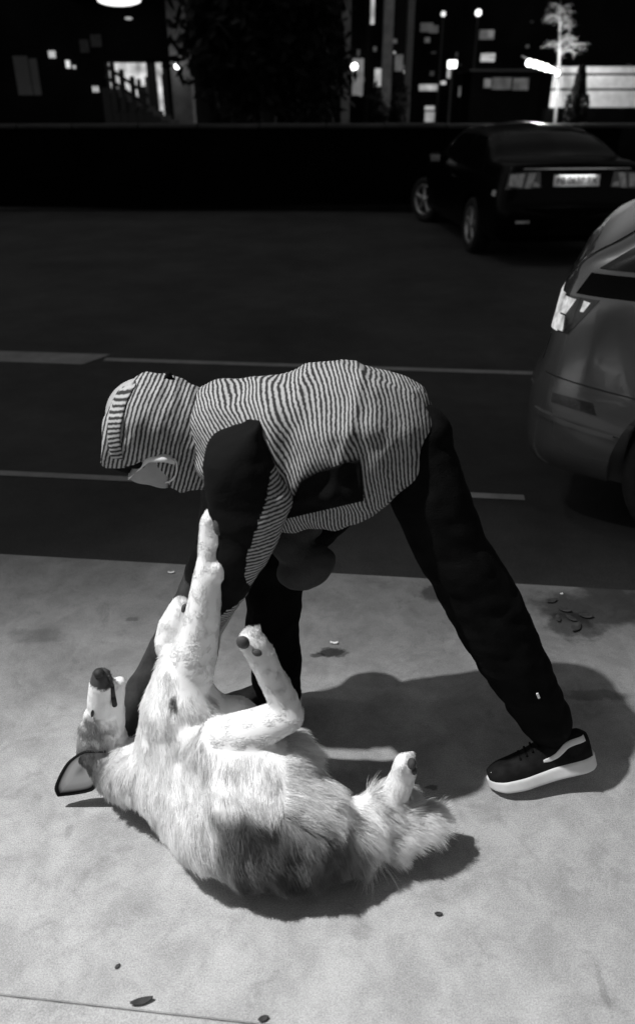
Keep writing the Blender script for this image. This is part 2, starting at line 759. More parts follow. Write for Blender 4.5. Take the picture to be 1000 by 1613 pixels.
# ================================================================== PERSON
YP = 1.60
M_skin = mat('skin', 0.32, 0.55, var=0.1, scale=30, bump=0.05)
M_black_cloth = mat('black_cloth', 0.0045, 0.95, spec=0.08, var=0.35, scale=25, bump=0.25, bscale=350)
M_trouser = mat('black_denim', 0.0045, 0.95, spec=0.06, var=0.4, scale=18, bump=0.25, bscale=300)
M_stripe = stripe_mat('striped_cloth')
M_stripe_hood = stripe_mat('striped_hood_cloth', period=0.0100)
M_white_rubber = mat('white_rubber', 0.72, 0.55, var=0.08, scale=20, bump=0.05)
M_mask_edge = mat('mask_edge_cloth', 0.72, 0.85, var=0.08, scale=40)
M_mask = mat('shaded_mask_cloth', 0.27, 0.85, var=0.08, scale=40, bump=0.15, bscale=200)  # shade of the white mask body is put into this greyer colour
M_dark_suede = mat('dark_suede', 0.012, 0.9, spec=0.1, var=0.4, scale=40, bump=0.3, bscale=400)
M_bag = mat('dark_bag_cloth', 0.030, 0.7, spec=0.3, var=0.3, scale=20, bump=0.25, bscale=260)

hip_l, knee_l, ank_l = P(650, 705, y=1.58), P(752, 930, y=1.50), P(866, 1150, y=1.475)
hip_r, knee_r, ank_r = P(628, 690, y=1.72), P(438, 858, y=1.67), P(446, 1085, y=1.70)
sh_l, el_l, wr_l = P(388, 705, y=1.46), P(392, 865, y=1.43), P(338, 985, y=1.47)
sh_r, el_r, wr_r = P(366, 775, y=1.71), P(305, 945, y=1.60), P(200, 1150, y=1.47)
neck, head_c = P(330, 690, y=YP), P(246, 664, y=YP)
chest_c, belly_c, pelvis_c = P(405, 700, y=YP), P(520, 690, y=YP), P(630, 690, y=1.62)


def hand_parts(bm, w, d, palm_n, s=1.0):
    """palm and five unequal bent fingers; w wrist, d pointing direction, palm_n palm normal (fingers curl to it)"""
    w, d, n = V(w), Vector(d).normalized(), Vector(palm_n).normalized()
    side = d.cross(n).normalized()
    for k in (-1.5, -.5, .5, 1.5):
        chain(bm, [(w, .021), (w + d * .085 * s + side * k * .019, .013)], 10)
    for k, L in ((-1.5, .062), (-.5, .080), (.5, .084), (1.5, .074)):
        b = w + d * .088 * s + side * k * .0215
        p1 = b + d * L * .42 + n * .008
        p2 = p1 + (d * .75 + n * .65).normalized() * L * .32
        p3 = p2 + (d * .35 + n * .93).normalized() * L * .26
        chain(bm, [(b, .0098), (p1, .0092), (p2, .0085), (p3, .0072)], 10)
    t0 = w + d * .025 + side * .022
    t1 = t0 + (d * .6 + side * .75 + n * .2).normalized() * .045
    t2 = t1 + (d * .85 + side * .2 + n * .5).normalized() * .038
    chain(bm, [(t0, .014), (t1, .0115), (t2, .009)], 10)


bm = bmesh.new()
# head: crown points left, face looks down
h_up = Vector((-1, 0, .12)).normalized()
h_fw = Vector((-.2, -.12, -.97)).normalized()
h_fw = (h_fw - h_up * h_fw.dot(h_up)).normalized()
h_sd = h_up.cross(h_fw).normalized()
hm = Matrix((h_sd, h_fw, h_up)).transposed().to_4x4()
HC = V(head_c)


def hp(sx, fy, uz):
    return HC + h_sd * sx + h_fw * fy + h_up * uz


ball(bm, hp(0, -.01, .02), 1, 20, 14, hm @ Matrix.Diagonal((.072, .088, .092, 1)))
ball(bm, hp(0, .018, -.045), 1, 18, 12, hm @ Matrix.Diagonal((.056, .066, .065, 1)))
chain(bm, [(hp(0, .088, .012), .010), (hp(0, .100, -.018), .013)])             # nose
chain(bm, [(hp(-.022, .076, -.055), .008), (hp(.022, .076, -.055), .008)])     # lips
for sx in (-1, 1):
    ball(bm, hp(sx * .03, .072, .022), .012)                                   # eyes in their sockets
    chain(bm, [(hp(sx * .018, .083, .038), .007), (hp(sx * .046, .074, .038), .006)])
    ball(bm, hp(sx * .074, -.012, -.005), 1, 12, 8, hm @ Matrix.Diagonal((.010, .018, .030, 1)))
chain(bm, [(hp(0, -.02, -.06), .052), (neck, .056), (chest_c, .09)])
chain(bm, [(chest_c, .11), (belly_c, .105), (pelvis_c, .075)])
chain(bm, [(chest_c + np.array([0, -.025, 0]), .105), (belly_c + np.array([0, -.025, 0]), .10), (pelvis_c + np.array([-.02, -.02, 0]), .06)])
chain(bm, [(chest_c + np.array([0, .025, -.02]), .105), (belly_c + np.array([0, .025, 0]), .10), (pelvis_c + np.array([0, .04, 0]), .08)])
chain(bm, [(chest_c, .09), (P(385, 715, y=1.52), .045), (P(388, 730, y=1.47), .045), (el_l, .040), (wr_l, .027)])
chain(bm, [(chest_c, .08), (sh_r, .055), (el_r, .032), (wr_r, .021)])
chain(bm, [(hip_l, .055), (knee_l, .052), (ank_l, .036)])
chain(bm, [(hip_r, .060), (knee_r, .056), (ank_r, .038)])
toe_l, heel_l = P(800, 1236, z=.02), P(925, 1200, z=.075)
toe_r, heel_r = P(350, 1130, z=.02), P(468, 1110, z=.025)
for an, toe, heel, tilt in ((ank_l, toe_l, heel_l, .022), (ank_r, toe_r, heel_r, 0)):
    h = np.array(heel) + np.array([0, tilt, .028])
    t = np.array(toe) + np.array([0, tilt, .028])
    h = h * .86 + t * .14
    t = t * .86 + h * .14
    mid = h * .5 + t * .5 + np.array([0, 0, .012])
    chain(bm, [(an, .030), (h, .016), (mid, .017), (t, .014)])
    chain(bm, [(an, .028), (mid, .015)])
hand_parts(bm, wr_l, np.array([-.10, -.05, -.35]), (-.7, -.5, .1))
hand_parts(bm, wr_r, np.array([.12, -.05, -.55]), (.9, -.1, .2), .95)
me = fuse(bm, 0.0052, 5)
person = link('person', me, M_skin, None, True, base=(0.2, 1.6, 0))
tag(person, 'bending person in striped hooded jacket, black trousers and white face mask, petting the dog', 'person')

# --- trousers
bm = bmesh.new()
T = lambda u, v, y: P(u, v, y=y)
chain(bm, [(T(640, 690, 1.58), .078), (T(658, 720, 1.565), .084), (T(676, 785, 1.535), .088), (T(714, 870, 1.51), .084), (T(752, 935, 1.50), .090),
           (T(792, 1010, 1.48), .086), (T(829, 1080, 1.475), .076), (T(858, 1132, 1.48), .066), (T(862, 1142, 1.48), .062)], 18)
chain(bm, [(T(628, 690, 1.70), .11), (T(560, 740, 1.70), .10), (T(500, 800, 1.69), .088), (T(446, 862, 1.68), .075), (T(432, 930, 1.68), .076),
           (T(430, 1000, 1.69), .076), (T(436, 1070, 1.70), .070), (T(440, 1090, 1.70), .066)], 18)
chain(bm, [(T(660, 690, 1.58), .080), (T(645, 690, 1.65), .088), (T(600, 690, 1.62), .09)], 18)
me = fuse(bm, 0.006, 12)
co, nn = coords(me), normals_of(me)
disp = np.empty(len(co))
for i, p in enumerate(co):
    q = (p[0] * 5 + p[2] * 2.2, p[1] * 6, p[2] * 16 - p[0] * 7)
    a = noise.noise(Vector(q))
    b2 = noise.noise(Vector((p[0] * 26, p[1] * 26, p[2] * 40)))
    low = max(0.0, 1 - abs(p[2] - .27) / .14)
    fold = math.sin((p[2] * 1.0 - p[0] * .55) * 95 + 3 * nz(p, 9)) * low
    kn = max(0.0, 1 - abs(p[2] - .55) / .10)
    fold2 = math.sin((p[2] + p[0] * .2) * 85 + 4 * nz(p, 8)) * kn
    disp[i] = .006 * a + .002 * b2 + .0012 * fold + .001 * fold2
set_coords(me, co + nn * disp[:, None])
trousers = link('trousers', me, M_trouser, person, True)
tg = P(847, 1096, y=1.395)
link('trouser_tag', box_mesh((0, 0, 0), (.006, .003, .018), .001, Matrix.Translation(V(tg)) @ Matrix.Rotation(R(-25), 4, 'Y')), M_white_rubber, trousers)


bm = bmesh.new()
chain(bm, [(P(866, 1140, y=1.475), .042), (P(882, 1168, y=1.48), .034), (P(892, 1184, y=1.485), .022)], 14)
link('sock', fuse(bm, .005, 4), M_black_cloth, person, True)

# --- jacket: torso
def px_ring(top, bot, y, b, n=112, a_scale=.955, ex=2.25, tilt=0.0, dy=0.0):
    pt, pb = P(top[0], top[1], y=y), P(bot[0], bot[1], y=y)
    c, a = (pt + pb) / 2, (pt - pb) / 2 * a_scale
    bv = np.array([tilt, b, 0])
    out = []
    for j in range(n):
        th = 2 * math.pi * j / n
        ct, sn_ = math.cos(th), math.sin(th)
        f = (abs(ct) ** ex + abs(sn_) ** ex) ** (-1 / ex)
        out.append(c + a * ct * f + bv * sn_ * f + np.array([0, dy * ct, 0]))
    return np.array(out)


def dense(keys, per):
    n = (len(keys) - 1) * per + 1
    return pchip(np.arange(len(keys)), np.array(keys), np.linspace(0, len(keys) - 1, n))


keys = [px_ring((312, 616), (318, 752), YP, .080), px_ring((345, 604), (342, 770), YP, .115), px_ring((398, 594), (392, 800), YP, .145),
        px_ring((455, 584), (448, 826), YP, .155), px_ring((520, 571), (505, 820), YP, .155), px_ring((580, 578), (552, 808), YP, .152),
        px_ring((635, 594), (578, 798), 1.61, .148), px_ring((670, 622), (592, 788), 1.61, .142), px_ring((683, 645), (600, 784), 1.61, .135),
        px_ring((676, 655), (608, 776), 1.61, .13), px_ring((650, 660), (590, 760), 1.61, .12)]
rings = dense(keys, 14)
_sc = np.interp(np.linspace(0, 1, len(rings)), [0, .5, .8, 1], [1.1, 1.14, .92, .85])[:, None]
rings[:, :, 1] = np.where(rings[:, :, 1] < YP, YP + (rings[:, :, 1] - YP) * _sc, rings[:, :, 1])
me = loft(rings)
co, nn = coords(me), normals_of(me)
disp = np.empty(len(co))
for i, p in enumerate(co):
    x, y, z = p
    big = noise.noise(Vector((x * 7 + z * 5, y * 6, z * 8 - x * 3)))
    fold = 1 - abs(noise.noise(Vector((x * 4.0 + z * 9 + 11, y * 5, z * 3 - x * 6.0))) * 2)
    diag = math.exp(-((x - .045 + (z - .93) * -.28) / .014) ** 2) * (1 if z > .82 else .4)
    fine = noise.noise(Vector((x * 30, y * 22, z * 30)))
    rx, rz = x + .10, z - .84                                    # folds pulled from the armpit
    ang, rad_ = math.atan2(rz, rx), math.hypot(rx, rz)
    pull = math.sin(ang * 9 + 2.2 * nz(p, 6, 7)) * math.exp(-((rad_ - .14) / .10) ** 2)
    hemf = math.sin((x * .5 + y * 1.5 + z * .6) * 55 + 3 * nz(p, 7, 2)) * float(sstep(np.array(x), .06, .2))
    disp[i] = .009 * big + .013 * (fold - .5) + .003 * fine + .007 * diag + .0055 * pull + .0035 * hemf
set_coords(me, co + nn * disp[:, None])
co = coords(me)
k = .80 - .60 * sstep(co[:, 0], -.32, .10) - .08 * sstep(co[:, 0], .05, .25)
nzz = np.array([nz(p, 7, 2.0) for p in co])
attr(me, 'stripe', co[:, 0] + k * (co[:, 2] - .93) + .008 * nzz + .45 * disp)
attr(me, 'panel', np.zeros(len(co)))
jacket = link('jacket', me, M_stripe, person, True)
jb = bvh_of(bpy.data.meshes.new_from_object(jacket)) if False else None
_tmp = me.copy()
_tmp.transform(world_of(jacket))
jb = bvh_of(_tmp)
bpy.data.meshes.remove(_tmp)


def from_cam(q):
    return V(P(q[0], q[1], y=0.9))


def cam_dir(u, v):
    d = P(u, v, y=2.0) - CAMP
    return V(d).normalized()


def garment_patch(corner_fn, nx, ny, offset, thick):
    """cloth panel laid on the jacket, following its folds"""
    top, dirs = [], []
    for j in range(ny + 1):
        for i in range(nx + 1):
            u, v = corner_fn(i / nx, j / ny)
            d = cam_dir(u, v)
            h = jb.ray_cast(Vector(CAMP), d)
            hit = h[0] if h[0] is not None else jb.find_nearest(V(P(u, v, y=1.5)))[0]
            top.append(hit - d * offset)
            dirs.append(d)
    w = nx + 1
    n = len(top)
    verts = [tuple(p) for p in top] + [tuple(p + d * thick) for p, d in zip(top, dirs)]
    faces = []
    for j in range(ny):
        for i in range(nx):
            kx = j * w + i
            faces += [(kx, kx + 1, kx + w + 1, kx + w), (n + kx, n + kx + w, n + kx + w + 1, n + kx + 1)]
    bd = list(range(nx)) + [nx + j * w for j in range(ny)] + [ny * w + nx - i for i in range(nx)] + [(ny - j) * w for j in range(ny)]
    for i in range(len(bd)):
        p, q = bd[i], bd[(i + 1) % len(bd)]
        faces.append((p, n + p, n + q, q))
    return fix_normals(mesh_from(verts, faces))


def quad_fn(a, b, c, d, bulge=0.0):
    a, b, c, d = [np.array(q, float) for q in (a, b, c, d)]

    def f(s, t):
        q = (a * (1 - s) + b * s) * (1 - t) + (d * (1 - s) + c * s) * t
        return q[0], q[1] - bulge * math.sin(math.pi * s) * (1 - t)
    return f


link('side_panel', garment_patch(quad_fn((474, 757), (567, 724), (573, 789), (448, 818), 4), 26, 14, .006, .010), M_black_cloth, jacket, True)

# --- hood
keys = [px_ring((182, 640), (174, 722), YP, .062, 96), px_ring((174, 636), (167, 724), YP, .072, 96), px_ring((196, 603), (178, 730), YP, .092, 96),
        px_ring((240, 591), (206, 730), YP, .104, 96), px_ring((275, 595), (240, 728), YP, .102, 96), px_ring((300, 606), (268, 752), YP, .095, 96),
        px_ring((318, 614), (296, 770), YP, .090, 96), px_ring((334, 622), (326, 768), YP, .088, 96), px_ring((345, 630), (338, 750), YP, .080, 96)]
rings = dense(keys, 12)
me = loft(rings)
co, nn = coords(me), normals_of(me)
disp = np.array([.008 * nz((p[0] * 1.0 + p[2] * .6, p[1], p[2] * .7), 13, 1.3) + .005 * (.5 - abs(nz((p[0] * 1.4 - p[2] * .5, p[1], p[2]), 17, 9)) * 2) + .0022 * nz(p, 42, 5) for p in co])
set_coords(me, co + nn * disp[:, None])
co = coords(me)
n_r = len(rings)
arc = np.concatenate([[0], np.cumsum(np.linalg.norm(np.diff(rings.mean(axis=1), axis=0), axis=1))])
k = -.34
st = co[:, 0] + k * (co[:, 2] - .96) + .006 * np.array([nz(p, 9, 4) for p in co])
attr(me, 'stripe', st)
attr(me, 'panel', np.zeros(len(co)))
hood = link('hood', me, M_stripe_hood, person, True)
# brim band with its own stripes, curving round the opening on the left
_tmp = me.copy()
_tmp.transform(world_of(hood))
jb_keep, jb = jb, bvh_of(_tmp)
bpy.data.meshes.remove(_tmp)
prof_out = [(214, 600), (188, 616), (173, 645), (170, 685), (175, 722)]
prof_in = [(214, 606), (203, 626), (194, 654), (190, 690), (194, 724)]


def brim_fn(s, t):
    a = pchip(np.arange(5), prof_out, [s * 4])[0]
    b = pchip(np.arange(5), prof_in, [s * 4])[0]
    return tuple(a * (1 - t) + b * t)


me = garment_patch(brim_fn, 40, 6, .005, .009)
co = coords(me)
attr(me, 'stripe', co[:, 2] * 1.0 - co[:, 0] * .25)
attr(me, 'panel', np.zeros(len(co)))
link('brim_band', me, M_stripe_hood, hood, True)
jb = jb_keep
bm = bmesh.new()
chain(bm, [(P(262, 597, y=1.6), .006), (P(266, 590, y=1.6), .007), (P(270, 596, y=1.6), .005)], 8)
link('toggle', bm_mesh(bm), M_black_cloth, hood, True)

# --- near sleeve: black front, striped back panel
SEG = 96


def sleeve_ring(l, r, y, b):
    return px_ring(r, l, y, b, SEG, .97, 2.1)


sk = [sleeve_ring((366, 668), (396, 655), 1.50, .035), sleeve_ring((332, 692), (410, 662), 1.47, .062), sleeve_ring((318, 726), (420, 700), 1.44, .072),
      sleeve_ring((320, 775), (446, 748), 1.43, .072), sleeve_ring((328, 815), (462, 785), 1.425, .068), sleeve_ring((336, 860), (440, 845), 1.42, .062),
      sleeve_ring((336, 900), (414, 893), 1.425, .054), sleeve_ring((330, 945), (384, 940), 1.44, .046), sleeve_ring((308, 985), (350, 990), 1.46, .038),
      sleeve_ring((302, 1000), (340, 1006), 1.465, .034)]
rings = dense(sk, 12)
me = loft(rings)
co, nn = coords(me), normals_of(me)
disp = np.array([.006 * nz((p[0] * .6, p[1], p[2] * 1.4), 14, 8) + .002 * nz(p, 40, 3) for p in co])
set_coords(me, co + nn * disp[:, None])
arc = np.concatenate([[0], np.cumsum(np.linalg.norm(np.diff(rings.mean(axis=1), axis=0), axis=1))])
stv, pv = [], []
mid_u = [(0, 0), (20, 0)]
for i in range(len(rings)):
    f = i / 12.0
    for j in range(SEG):
        th = 2 * math.pi * j / SEG                      # 0 = image-right edge
        w = (1 + math.cos(th)) / 2                      # 1 at the right edge, 0 at the left
        lim = np.interp(f, [0, 2.3, 2.7, 3.2, 4.0, 5.0, 5.8, 6.2, 6.6, 7.0, 7.6, 8.0, 9], [1.2, 1.2, .92, .80, .62, .55, .62, .8, 1.2, .55, .35, .6, 1.2])
        stv.append(arc[i] * .95 + .03 * (1 - w) * .4)
        pv.append(1.0 if w < lim else 0.0)
stv += [0, arc[-1]]
pv += [1, 1]
attr(me, 'stripe', stv)
attr(me, 'panel', pv)
sleeve = link('sleeve', me, M_stripe, jacket, True)
# --- far sleeve, plain black, reaching down to the neck of the dog
bm = bmesh.new()
chain(bm, [(sh_r, .080), (P(345, 850, y=1.66), .060), (el_r, .048), (P(244, 1046, y=1.54), .038), (P(208, 1108, y=1.495), .037), (P(195, 1150, y=1.465), .036), (P(191, 1180, y=1.45), .037)], 16)
me = fuse(bm, .005, 8)
co, nn = coords(me), normals_of(me)
disp = np.array([.006 * nz((p[0] * .5, p[1], p[2] * 1.3), 16, 2) + .0016 * nz(p, 45, 3) for p in co])
set_coords(me, co + nn * disp[:, None])
link('sleeve', me, mat('dark_sleeve_cloth', 0.035, .85, spec=.2, var=.4, scale=30, bump=.2, bscale=300), jacket, True)

# --- face mask
pn = [P(208, 738, y=1.53), P(238, 716, y=1.515), P(276, 722, y=1.525)]
nx, ny = 16, 18
prof_near = [P(210, 738, y=1.545), P(236, 717, y=1.512), P(276, 722, y=1.522)]
prof_mid = [P(205, 746, y=1.60), P(236, 758, y=1.60), P(266, 762, y=1.60)]
verts = []
for t in np.linspace(0, 1, ny):
    for s in np.linspace(0, 1, nx):
        a = pchip([0, .5, 1], prof_near, [s])[0]
        m_ = pchip([0, .5, 1], prof_mid, [s])[0]
        fa = a.copy()
        fa[1] = 2 * 1.60 - a[1]
        ang = math.pi * t
        c_ = (a + fa) / 2
        p = c_ + (a - c_) * math.cos(ang) + (m_ - c_) * math.sin(ang)
        pleat = .0025 * math.sin(s * 9)
        verts.append(p + np.array([0, -pleat * math.cos(ang), -pleat * math.sin(ang)]))
faces = [(j * nx + i, j * nx + i + 1, (j + 1) * nx + i + 1, (j + 1) * nx + i) for j in range(ny - 1) for i in range(nx - 1)]
me = mesh_from(verts, faces)
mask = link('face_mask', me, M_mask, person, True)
sm = mask.modifiers.new('thick', 'SOLIDIFY')
sm.thickness = .003
bm = bmesh.new()
band = [P(204, 746, y=1.56), P(222, 730, y=1.525), P(239, 718, y=1.505), P(258, 718, y=1.503), P(276, 722, y=1.512)]
bp_ = pchip(np.arange(5), band, np.linspace(0, 4, 24))
wv = V(P(240, 729, y=1.505) - P(240, 718, y=1.505))
vs_ = []
for p in bp_:
    vs_.append((bm.verts.new(V(p) + Vector((0, .004, .002))), bm.verts.new(V(p) + wv * .75 + Vector((0, -.006, 0)))))
for i in range(len(vs_) - 1):
    bm.faces.new((vs_[i][0], vs_[i + 1][0], vs_[i + 1][1], vs_[i][1]))
o = link('mask_fold', bm_mesh(bm), M_mask_edge, mask, True)
o.modifiers.new('thick', 'SOLIDIFY').thickness = .002
bm = bmesh.new()
lp = pchip(np.arange(5), [P(275, 722, y=1.508), P(279, 732, y=1.505), P(278, 745, y=1.508), P(270, 757, y=1.52), P(255, 761, y=1.55)], np.linspace(0, 4, 20))
for i in range(19):
    cyl(bm, lp[i], lp[i + 1], .0022, .0022, 6)
link('ear_loop', bm_mesh(bm), M_mask_edge, mask, True)

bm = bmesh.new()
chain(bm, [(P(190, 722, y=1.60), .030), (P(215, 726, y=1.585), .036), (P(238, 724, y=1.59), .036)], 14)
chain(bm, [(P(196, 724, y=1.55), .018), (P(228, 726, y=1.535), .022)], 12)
link('hood_shade', fuse(bm, .005, 6), M_black_cloth, hood, True)  # black solid added in place of the shade in the hood opening

# --- pouch hanging below the jacket
bm = bmesh.new()
bc = P(482, 893, y=1.50)
ball(bm, bc, 1, 20, 14, Matrix.Rotation(R(-28), 4, 'Y') @ Matrix.Diagonal((.074, .05, .054, 1)))
chain(bm, [(P(452, 850, y=1.52), .045), (bc, .045)], 14)
chain(bm, [(P(448, 815, y=1.53), .03), (P(455, 850, y=1.52), .045), (P(492, 832, y=1.53), .025)], 14)
me = fuse(bm, .005, 10)
co, nn = coords(me), normals_of(me)
set_coords(me, co + nn * np.array([.004 * nz(p, 20, 6) + .0015 * nz(p, 50, 2) for p in co])[:, None])
bag = link('hanging_pouch', me, M_bag, person, True)

# --- shoes
SL = .285


def shoe(heel, toe, lateral, roll=0.0):
    heel, toe = V(heel), V(toe)
    X = (toe - heel).normalized()
    Y = Vector((0, 0, 1)).cross(X).normalized()
    Z = X.cross(Y)
    M = Matrix((X, Y, Z)).transposed().to_4x4() @ Matrix.Rotation(roll, 4, 'X')
    M.translation = heel
    xs_ = [0, .012, .04, .10, .16, .20, .24, .27, .285]
    w = [.012, .027, .034, .033, .040, .046, .044, .030, .008]
    zb = [.006, .002, 0, 0, 0, 0, .002, .008, .014]
    zt = [.046, .046, .044, .042, .040, .040, .040, .040, .040]
    xi = np.linspace(0, SL, 46)
    wi, bi, ti = pchip(xs_, w, xi), pchip(xs_, zb, xi), pchip(xs_, zt, xi)

    def sec(x, wd, z0, z1, ex, n=36):
        out = []
        for j in range(n):
            th = 2 * math.pi * j / n
            c_, s_ = math.cos(th), math.sin(th)
            f = (abs(c_) ** ex + abs(s_) ** ex) ** (-1 / ex)
            out.append(np.array(M @ Vector((x, wd * c_ * f, (z0 + z1) / 2 + (z1 - z0) / 2 * s_ * f))))
        return np.array(out)
    sole = loft([sec(x, a, b, c, 6) for x, a, b, c in zip(xi, wi, bi, ti)])
    hx = [.008, .03, .07, .105, .14, .18, .22, .255, .281]
    hz = [.098, .112, .110, .110, .100, .084, .074, .068, .060]
    ui = np.linspace(.008, .281, 44)
    ht = pchip(hx, hz, ui)
    wu = pchip(xs_, w, ui) * .96 - .001
    upper = loft([sec(x, a, .012, h, 2.6) for x, a, h in zip(ui, wu, ht)])
    return M, sole, upper


for heel, toe, lat, nm in ((P(938, 1206, z=.062), P(784, 1243, z=.003), 1, 'near'), (P(474, 1113, z=.002), P(345, 1135, z=.002), 0, 'far')):
    # keep the true shoe length along the measured direction
    d = V(toe) - V(heel)
    toe = V(heel) + d.normalized() * SL
    M, sole, upper = shoe(heel, toe, lat, R(20) * lat)
    sh = link('shoe', upper, M_dark_suede, person, True)
    link('sole', sole, M_white_rubber, sh, True)
    if lat:
        _t = upper.copy()
        _t.transform(world_of(sh))
        ub = bvh_of(_t)
        bpy.data.meshes.remove(_t)
        Mi = M
        Yd = (M.to_3x3() @ Vector((0, 1, 0)))
        path = [(.020, .096), (.050, .094), (.070, .090), (.088, .079), (.104, .070), (.124, .066), (.138, .0665)]
        wid = [.0068, .0068, .0070, .0070, .0066, .0055, .003]

        def str_fn(s, t, path=path, wid=wid):
            q = pchip(np.arange(7), path, [s * 6])[0]
            e = pchip(np.arange(7), path, [min(6, s * 6 + .05)])[0] - pchip(np.arange(7), path, [max(0, s * 6 - .05)])[0]
            e /= np.linalg.norm(e)
            n_ = np.array([-e[1], e[0]])
            ww = np.interp(s * 6, np.arange(7), wid)
            return q + n_ * ww * (t - .5) * 2
        sgn = 1 if (Yd.y < 0) else -1              # the side towards the road lamp and the camera
        link('side_stripe', project_patch(ub, str_fn, lambda q: Mi @ Vector((q[0], sgn * .2, q[1])), Mi.to_3x3() @ Vector((0, -sgn, 0)), .0015, 30, 4, .003), M_white_rubber, sh, True)
        link('toe_tab', box_mesh((0, 0, 0), (.004, .004, .016), .001, M @ Matrix.Translation((.272, sgn * .014, .052))), M_white_rubber, sh)
        bm = bmesh.new()
        for kx in range(5):
            x = .135 + kx * .017
            z = .105 - kx * .0075
            cyl(bm, M @ Vector((x, -.024, z - .004)), M @ Vector((x + .006, .024, z - .004)), .003, .003, 8)
        link('laces', bm_mesh(bm), M_black_cloth, sh, True)

# ================================================================== DOG (on its back, head to the left, hind end to the right)
dog_parts = {}
bone_list = []        # (p0, p1, r0, r1, region, flow)


def limb(region, pts, mode='limb'):
    dog_parts.setdefault(region, []).append(pts)
    for (p, r), (q, rq) in zip(pts[:-1], pts[1:]):
        bone_list.append((np.array(p), np.array(q), r, rq, region, mode))


Z = lambda u, v, z: P(u, v, z=z)
Y = lambda u, v, y: P(u, v, y=y)
chest = Z(318, 1185, .20)
midb = Z(395, 1262, .175)
hipb = Z(488, 1305, .14)
limb('trunk', [(Z(262, 1215, .17), .085), (chest, .138), (midb, .146), (hipb, .105), (Z(545, 1322, .10), .075)])
limb('trunk', [(Z(262, 1225, .16), .085), (Z(345, 1290, .135), .115)])
limb('trunk', [(Z(330, 1290, .12), .10), (Z(410, 1322, .12), .108), (Z(490, 1330, .10), .088)])
limb('trunk', [(Y(288, 1062, 1.37), .066), (Y(284, 1112, 1.345), .090), (chest, .138)])
limb('trunk', [(Y(284, 1112, 1.345), .085), (Z(262, 1190, .19), .080)])
limb('neck', [(Z(262, 1215, .17), .085), (Z(205, 1215, .12), .072), (Z(172, 1196, .11), .058)])
# head: muzzle points up
skull = Z(172, 1192, .115)
yh = float(skull[1])
limb('head', [(skull, .064), (Y(163, 1155, yh - .008), .053), (Y(160, 1128, yh - .012), .041)])
limb('head', [(Y(150, 1182, yh - .02), .045), (Y(146, 1150, yh - .02), .034)])
limb('muzzle', [(Y(163, 1135, yh - .005), .038), (Y(160, 1102, yh - .015), .034), (Y(160, 1078, yh - .02), .029), (Y(160, 1066, yh - .022), .023)])
limb('muzzle', [(Y(178, 1140, yh), .032), (Y(184, 1105, yh), .019), (Y(189, 1074, yh), .015)])
# front leg held straight up
limb('leg', [(Y(290, 1075, 1.37), .066), (Y(304, 1035, 1.375), .056), (Y(314, 1000, 1.38), .045), (Y(322, 950, 1.385), .037), (Y(329, 905, 1.395), .0325), (Y(331, 880, 1.405), .027), (Y(334, 845, 1.41), .0285), (Y(335, 826, 1.41), .028), (Y(335, 816, 1.41), .022)])
limb('leg', [(Y(341, 905, 1.385), .020), (Y(345, 893, 1.385), .018)])
limb('leg', [(Y(338, 850, 1.40), .022), (Y(341, 835, 1.40), .020)])
# front leg folded
limb('leg', [(Y(300, 1060, 1.42), .045), (Y(296, 1000, 1.45), .033), (Y(284, 955, 1.47), .024), (Y(268, 985, 1.445), .027), (Y(260, 1008, 1.43), .024), (Y(258, 1020, 1.425), .016)])
# near hind leg folded in a Z: hip - stifle - hock - paw
limb('thigh', [(hipb, .10), (Z(415, 1235, .24), .092), (Z(325, 1178, .31), .062)])
limb('thigh', [(Z(415, 1235, .24), .085), (Z(455, 1190, .25), .055)])
limb('leg', [(Z(325, 1178, .31), .060), (Y(395, 1152, 1.27), .050), (Y(452, 1128, 1.28), .038), (Y(447, 1105, 1.29), .034), (Y(428, 1068, 1.295), .030), (Y(410, 1030, 1.30), .031), (Y(401, 1016, 1.30), .030), (Y(394, 1006, 1.30), .024)])
limb('belly', [(Z(370, 1130, .30), .055), (Z(400, 1180, .24), .08)])
# far hind leg and tail
limb('thigh', [(hipb, .09), (Z(560, 1295, .12), .055), (Z(600, 1272, .14), .045)])
limb('leg', [(Z(600, 1272, .15), .045), (Y(622, 1250, 1.24), .034), (Y(634, 1222, 1.245), .030), (Y(637, 1204, 1.245), .026), (Y(637, 1198, 1.245), .018)])
limb('tail', [(Z(585, 1300, .11), .05), (Z(622, 1278, .13), .048), (Z(642, 1292, .11), .038)])
limb('tail', [(Z(560, 1310, .10), .05), (Z(600, 1310, .09), .045), (Z(635, 1300, .10), .042), (Z(655, 1288, .11), .03)])

bm = bmesh.new()
for reg, lst in dog_parts.items():
    for pts in lst:
        chain(bm, pts, 16)


def toes(c, d, s, r=.0105, L=.024, n=4, spread=.0125):
    c, d, s = V(c), Vector(d).normalized(), Vector(s).normalized()
    for k_ in range(n):
        o_ = (k_ - (n - 1) / 2)
        b_ = c + s * o_ * spread
        e_ = b_ + d * (L * (1.0 if 0 < k_ < n - 1 else .8)) + s * o_ * .002
        chain(bm, [(b_, r * 1.05), (e_, r * .85)], 10)
        bone_list.append((np.array(b_), np.array(e_), r, r * .85, 'leg', 'limb'))


toes(Y(336, 824, 1.41), (0.01, 0, 1), (.35, .9, 0))
toes(Y(262, 1006, 1.43), (-.15, -.3, -.9), (.6, .8, 0), .010)
toes(Y(397, 1012, 1.298), (-.25, -.05, .95), (.75, .6, .2))
toes(Y(638, 1206, 1.245), (.12, 0, 1), (.6, .75, 0))
me = fuse(bm, .0055, 7)
DOG_ME = me
co, nn = coords(me), normals_of(me)
lump = np.array([nz(p, 11, 3) for p in co])
REG = {'trunk': 0, 'neck': 1, 'head': 2, 'muzzle': 3, 'leg': 4, 'thigh': 5, 'belly': 6, 'tail': 7}


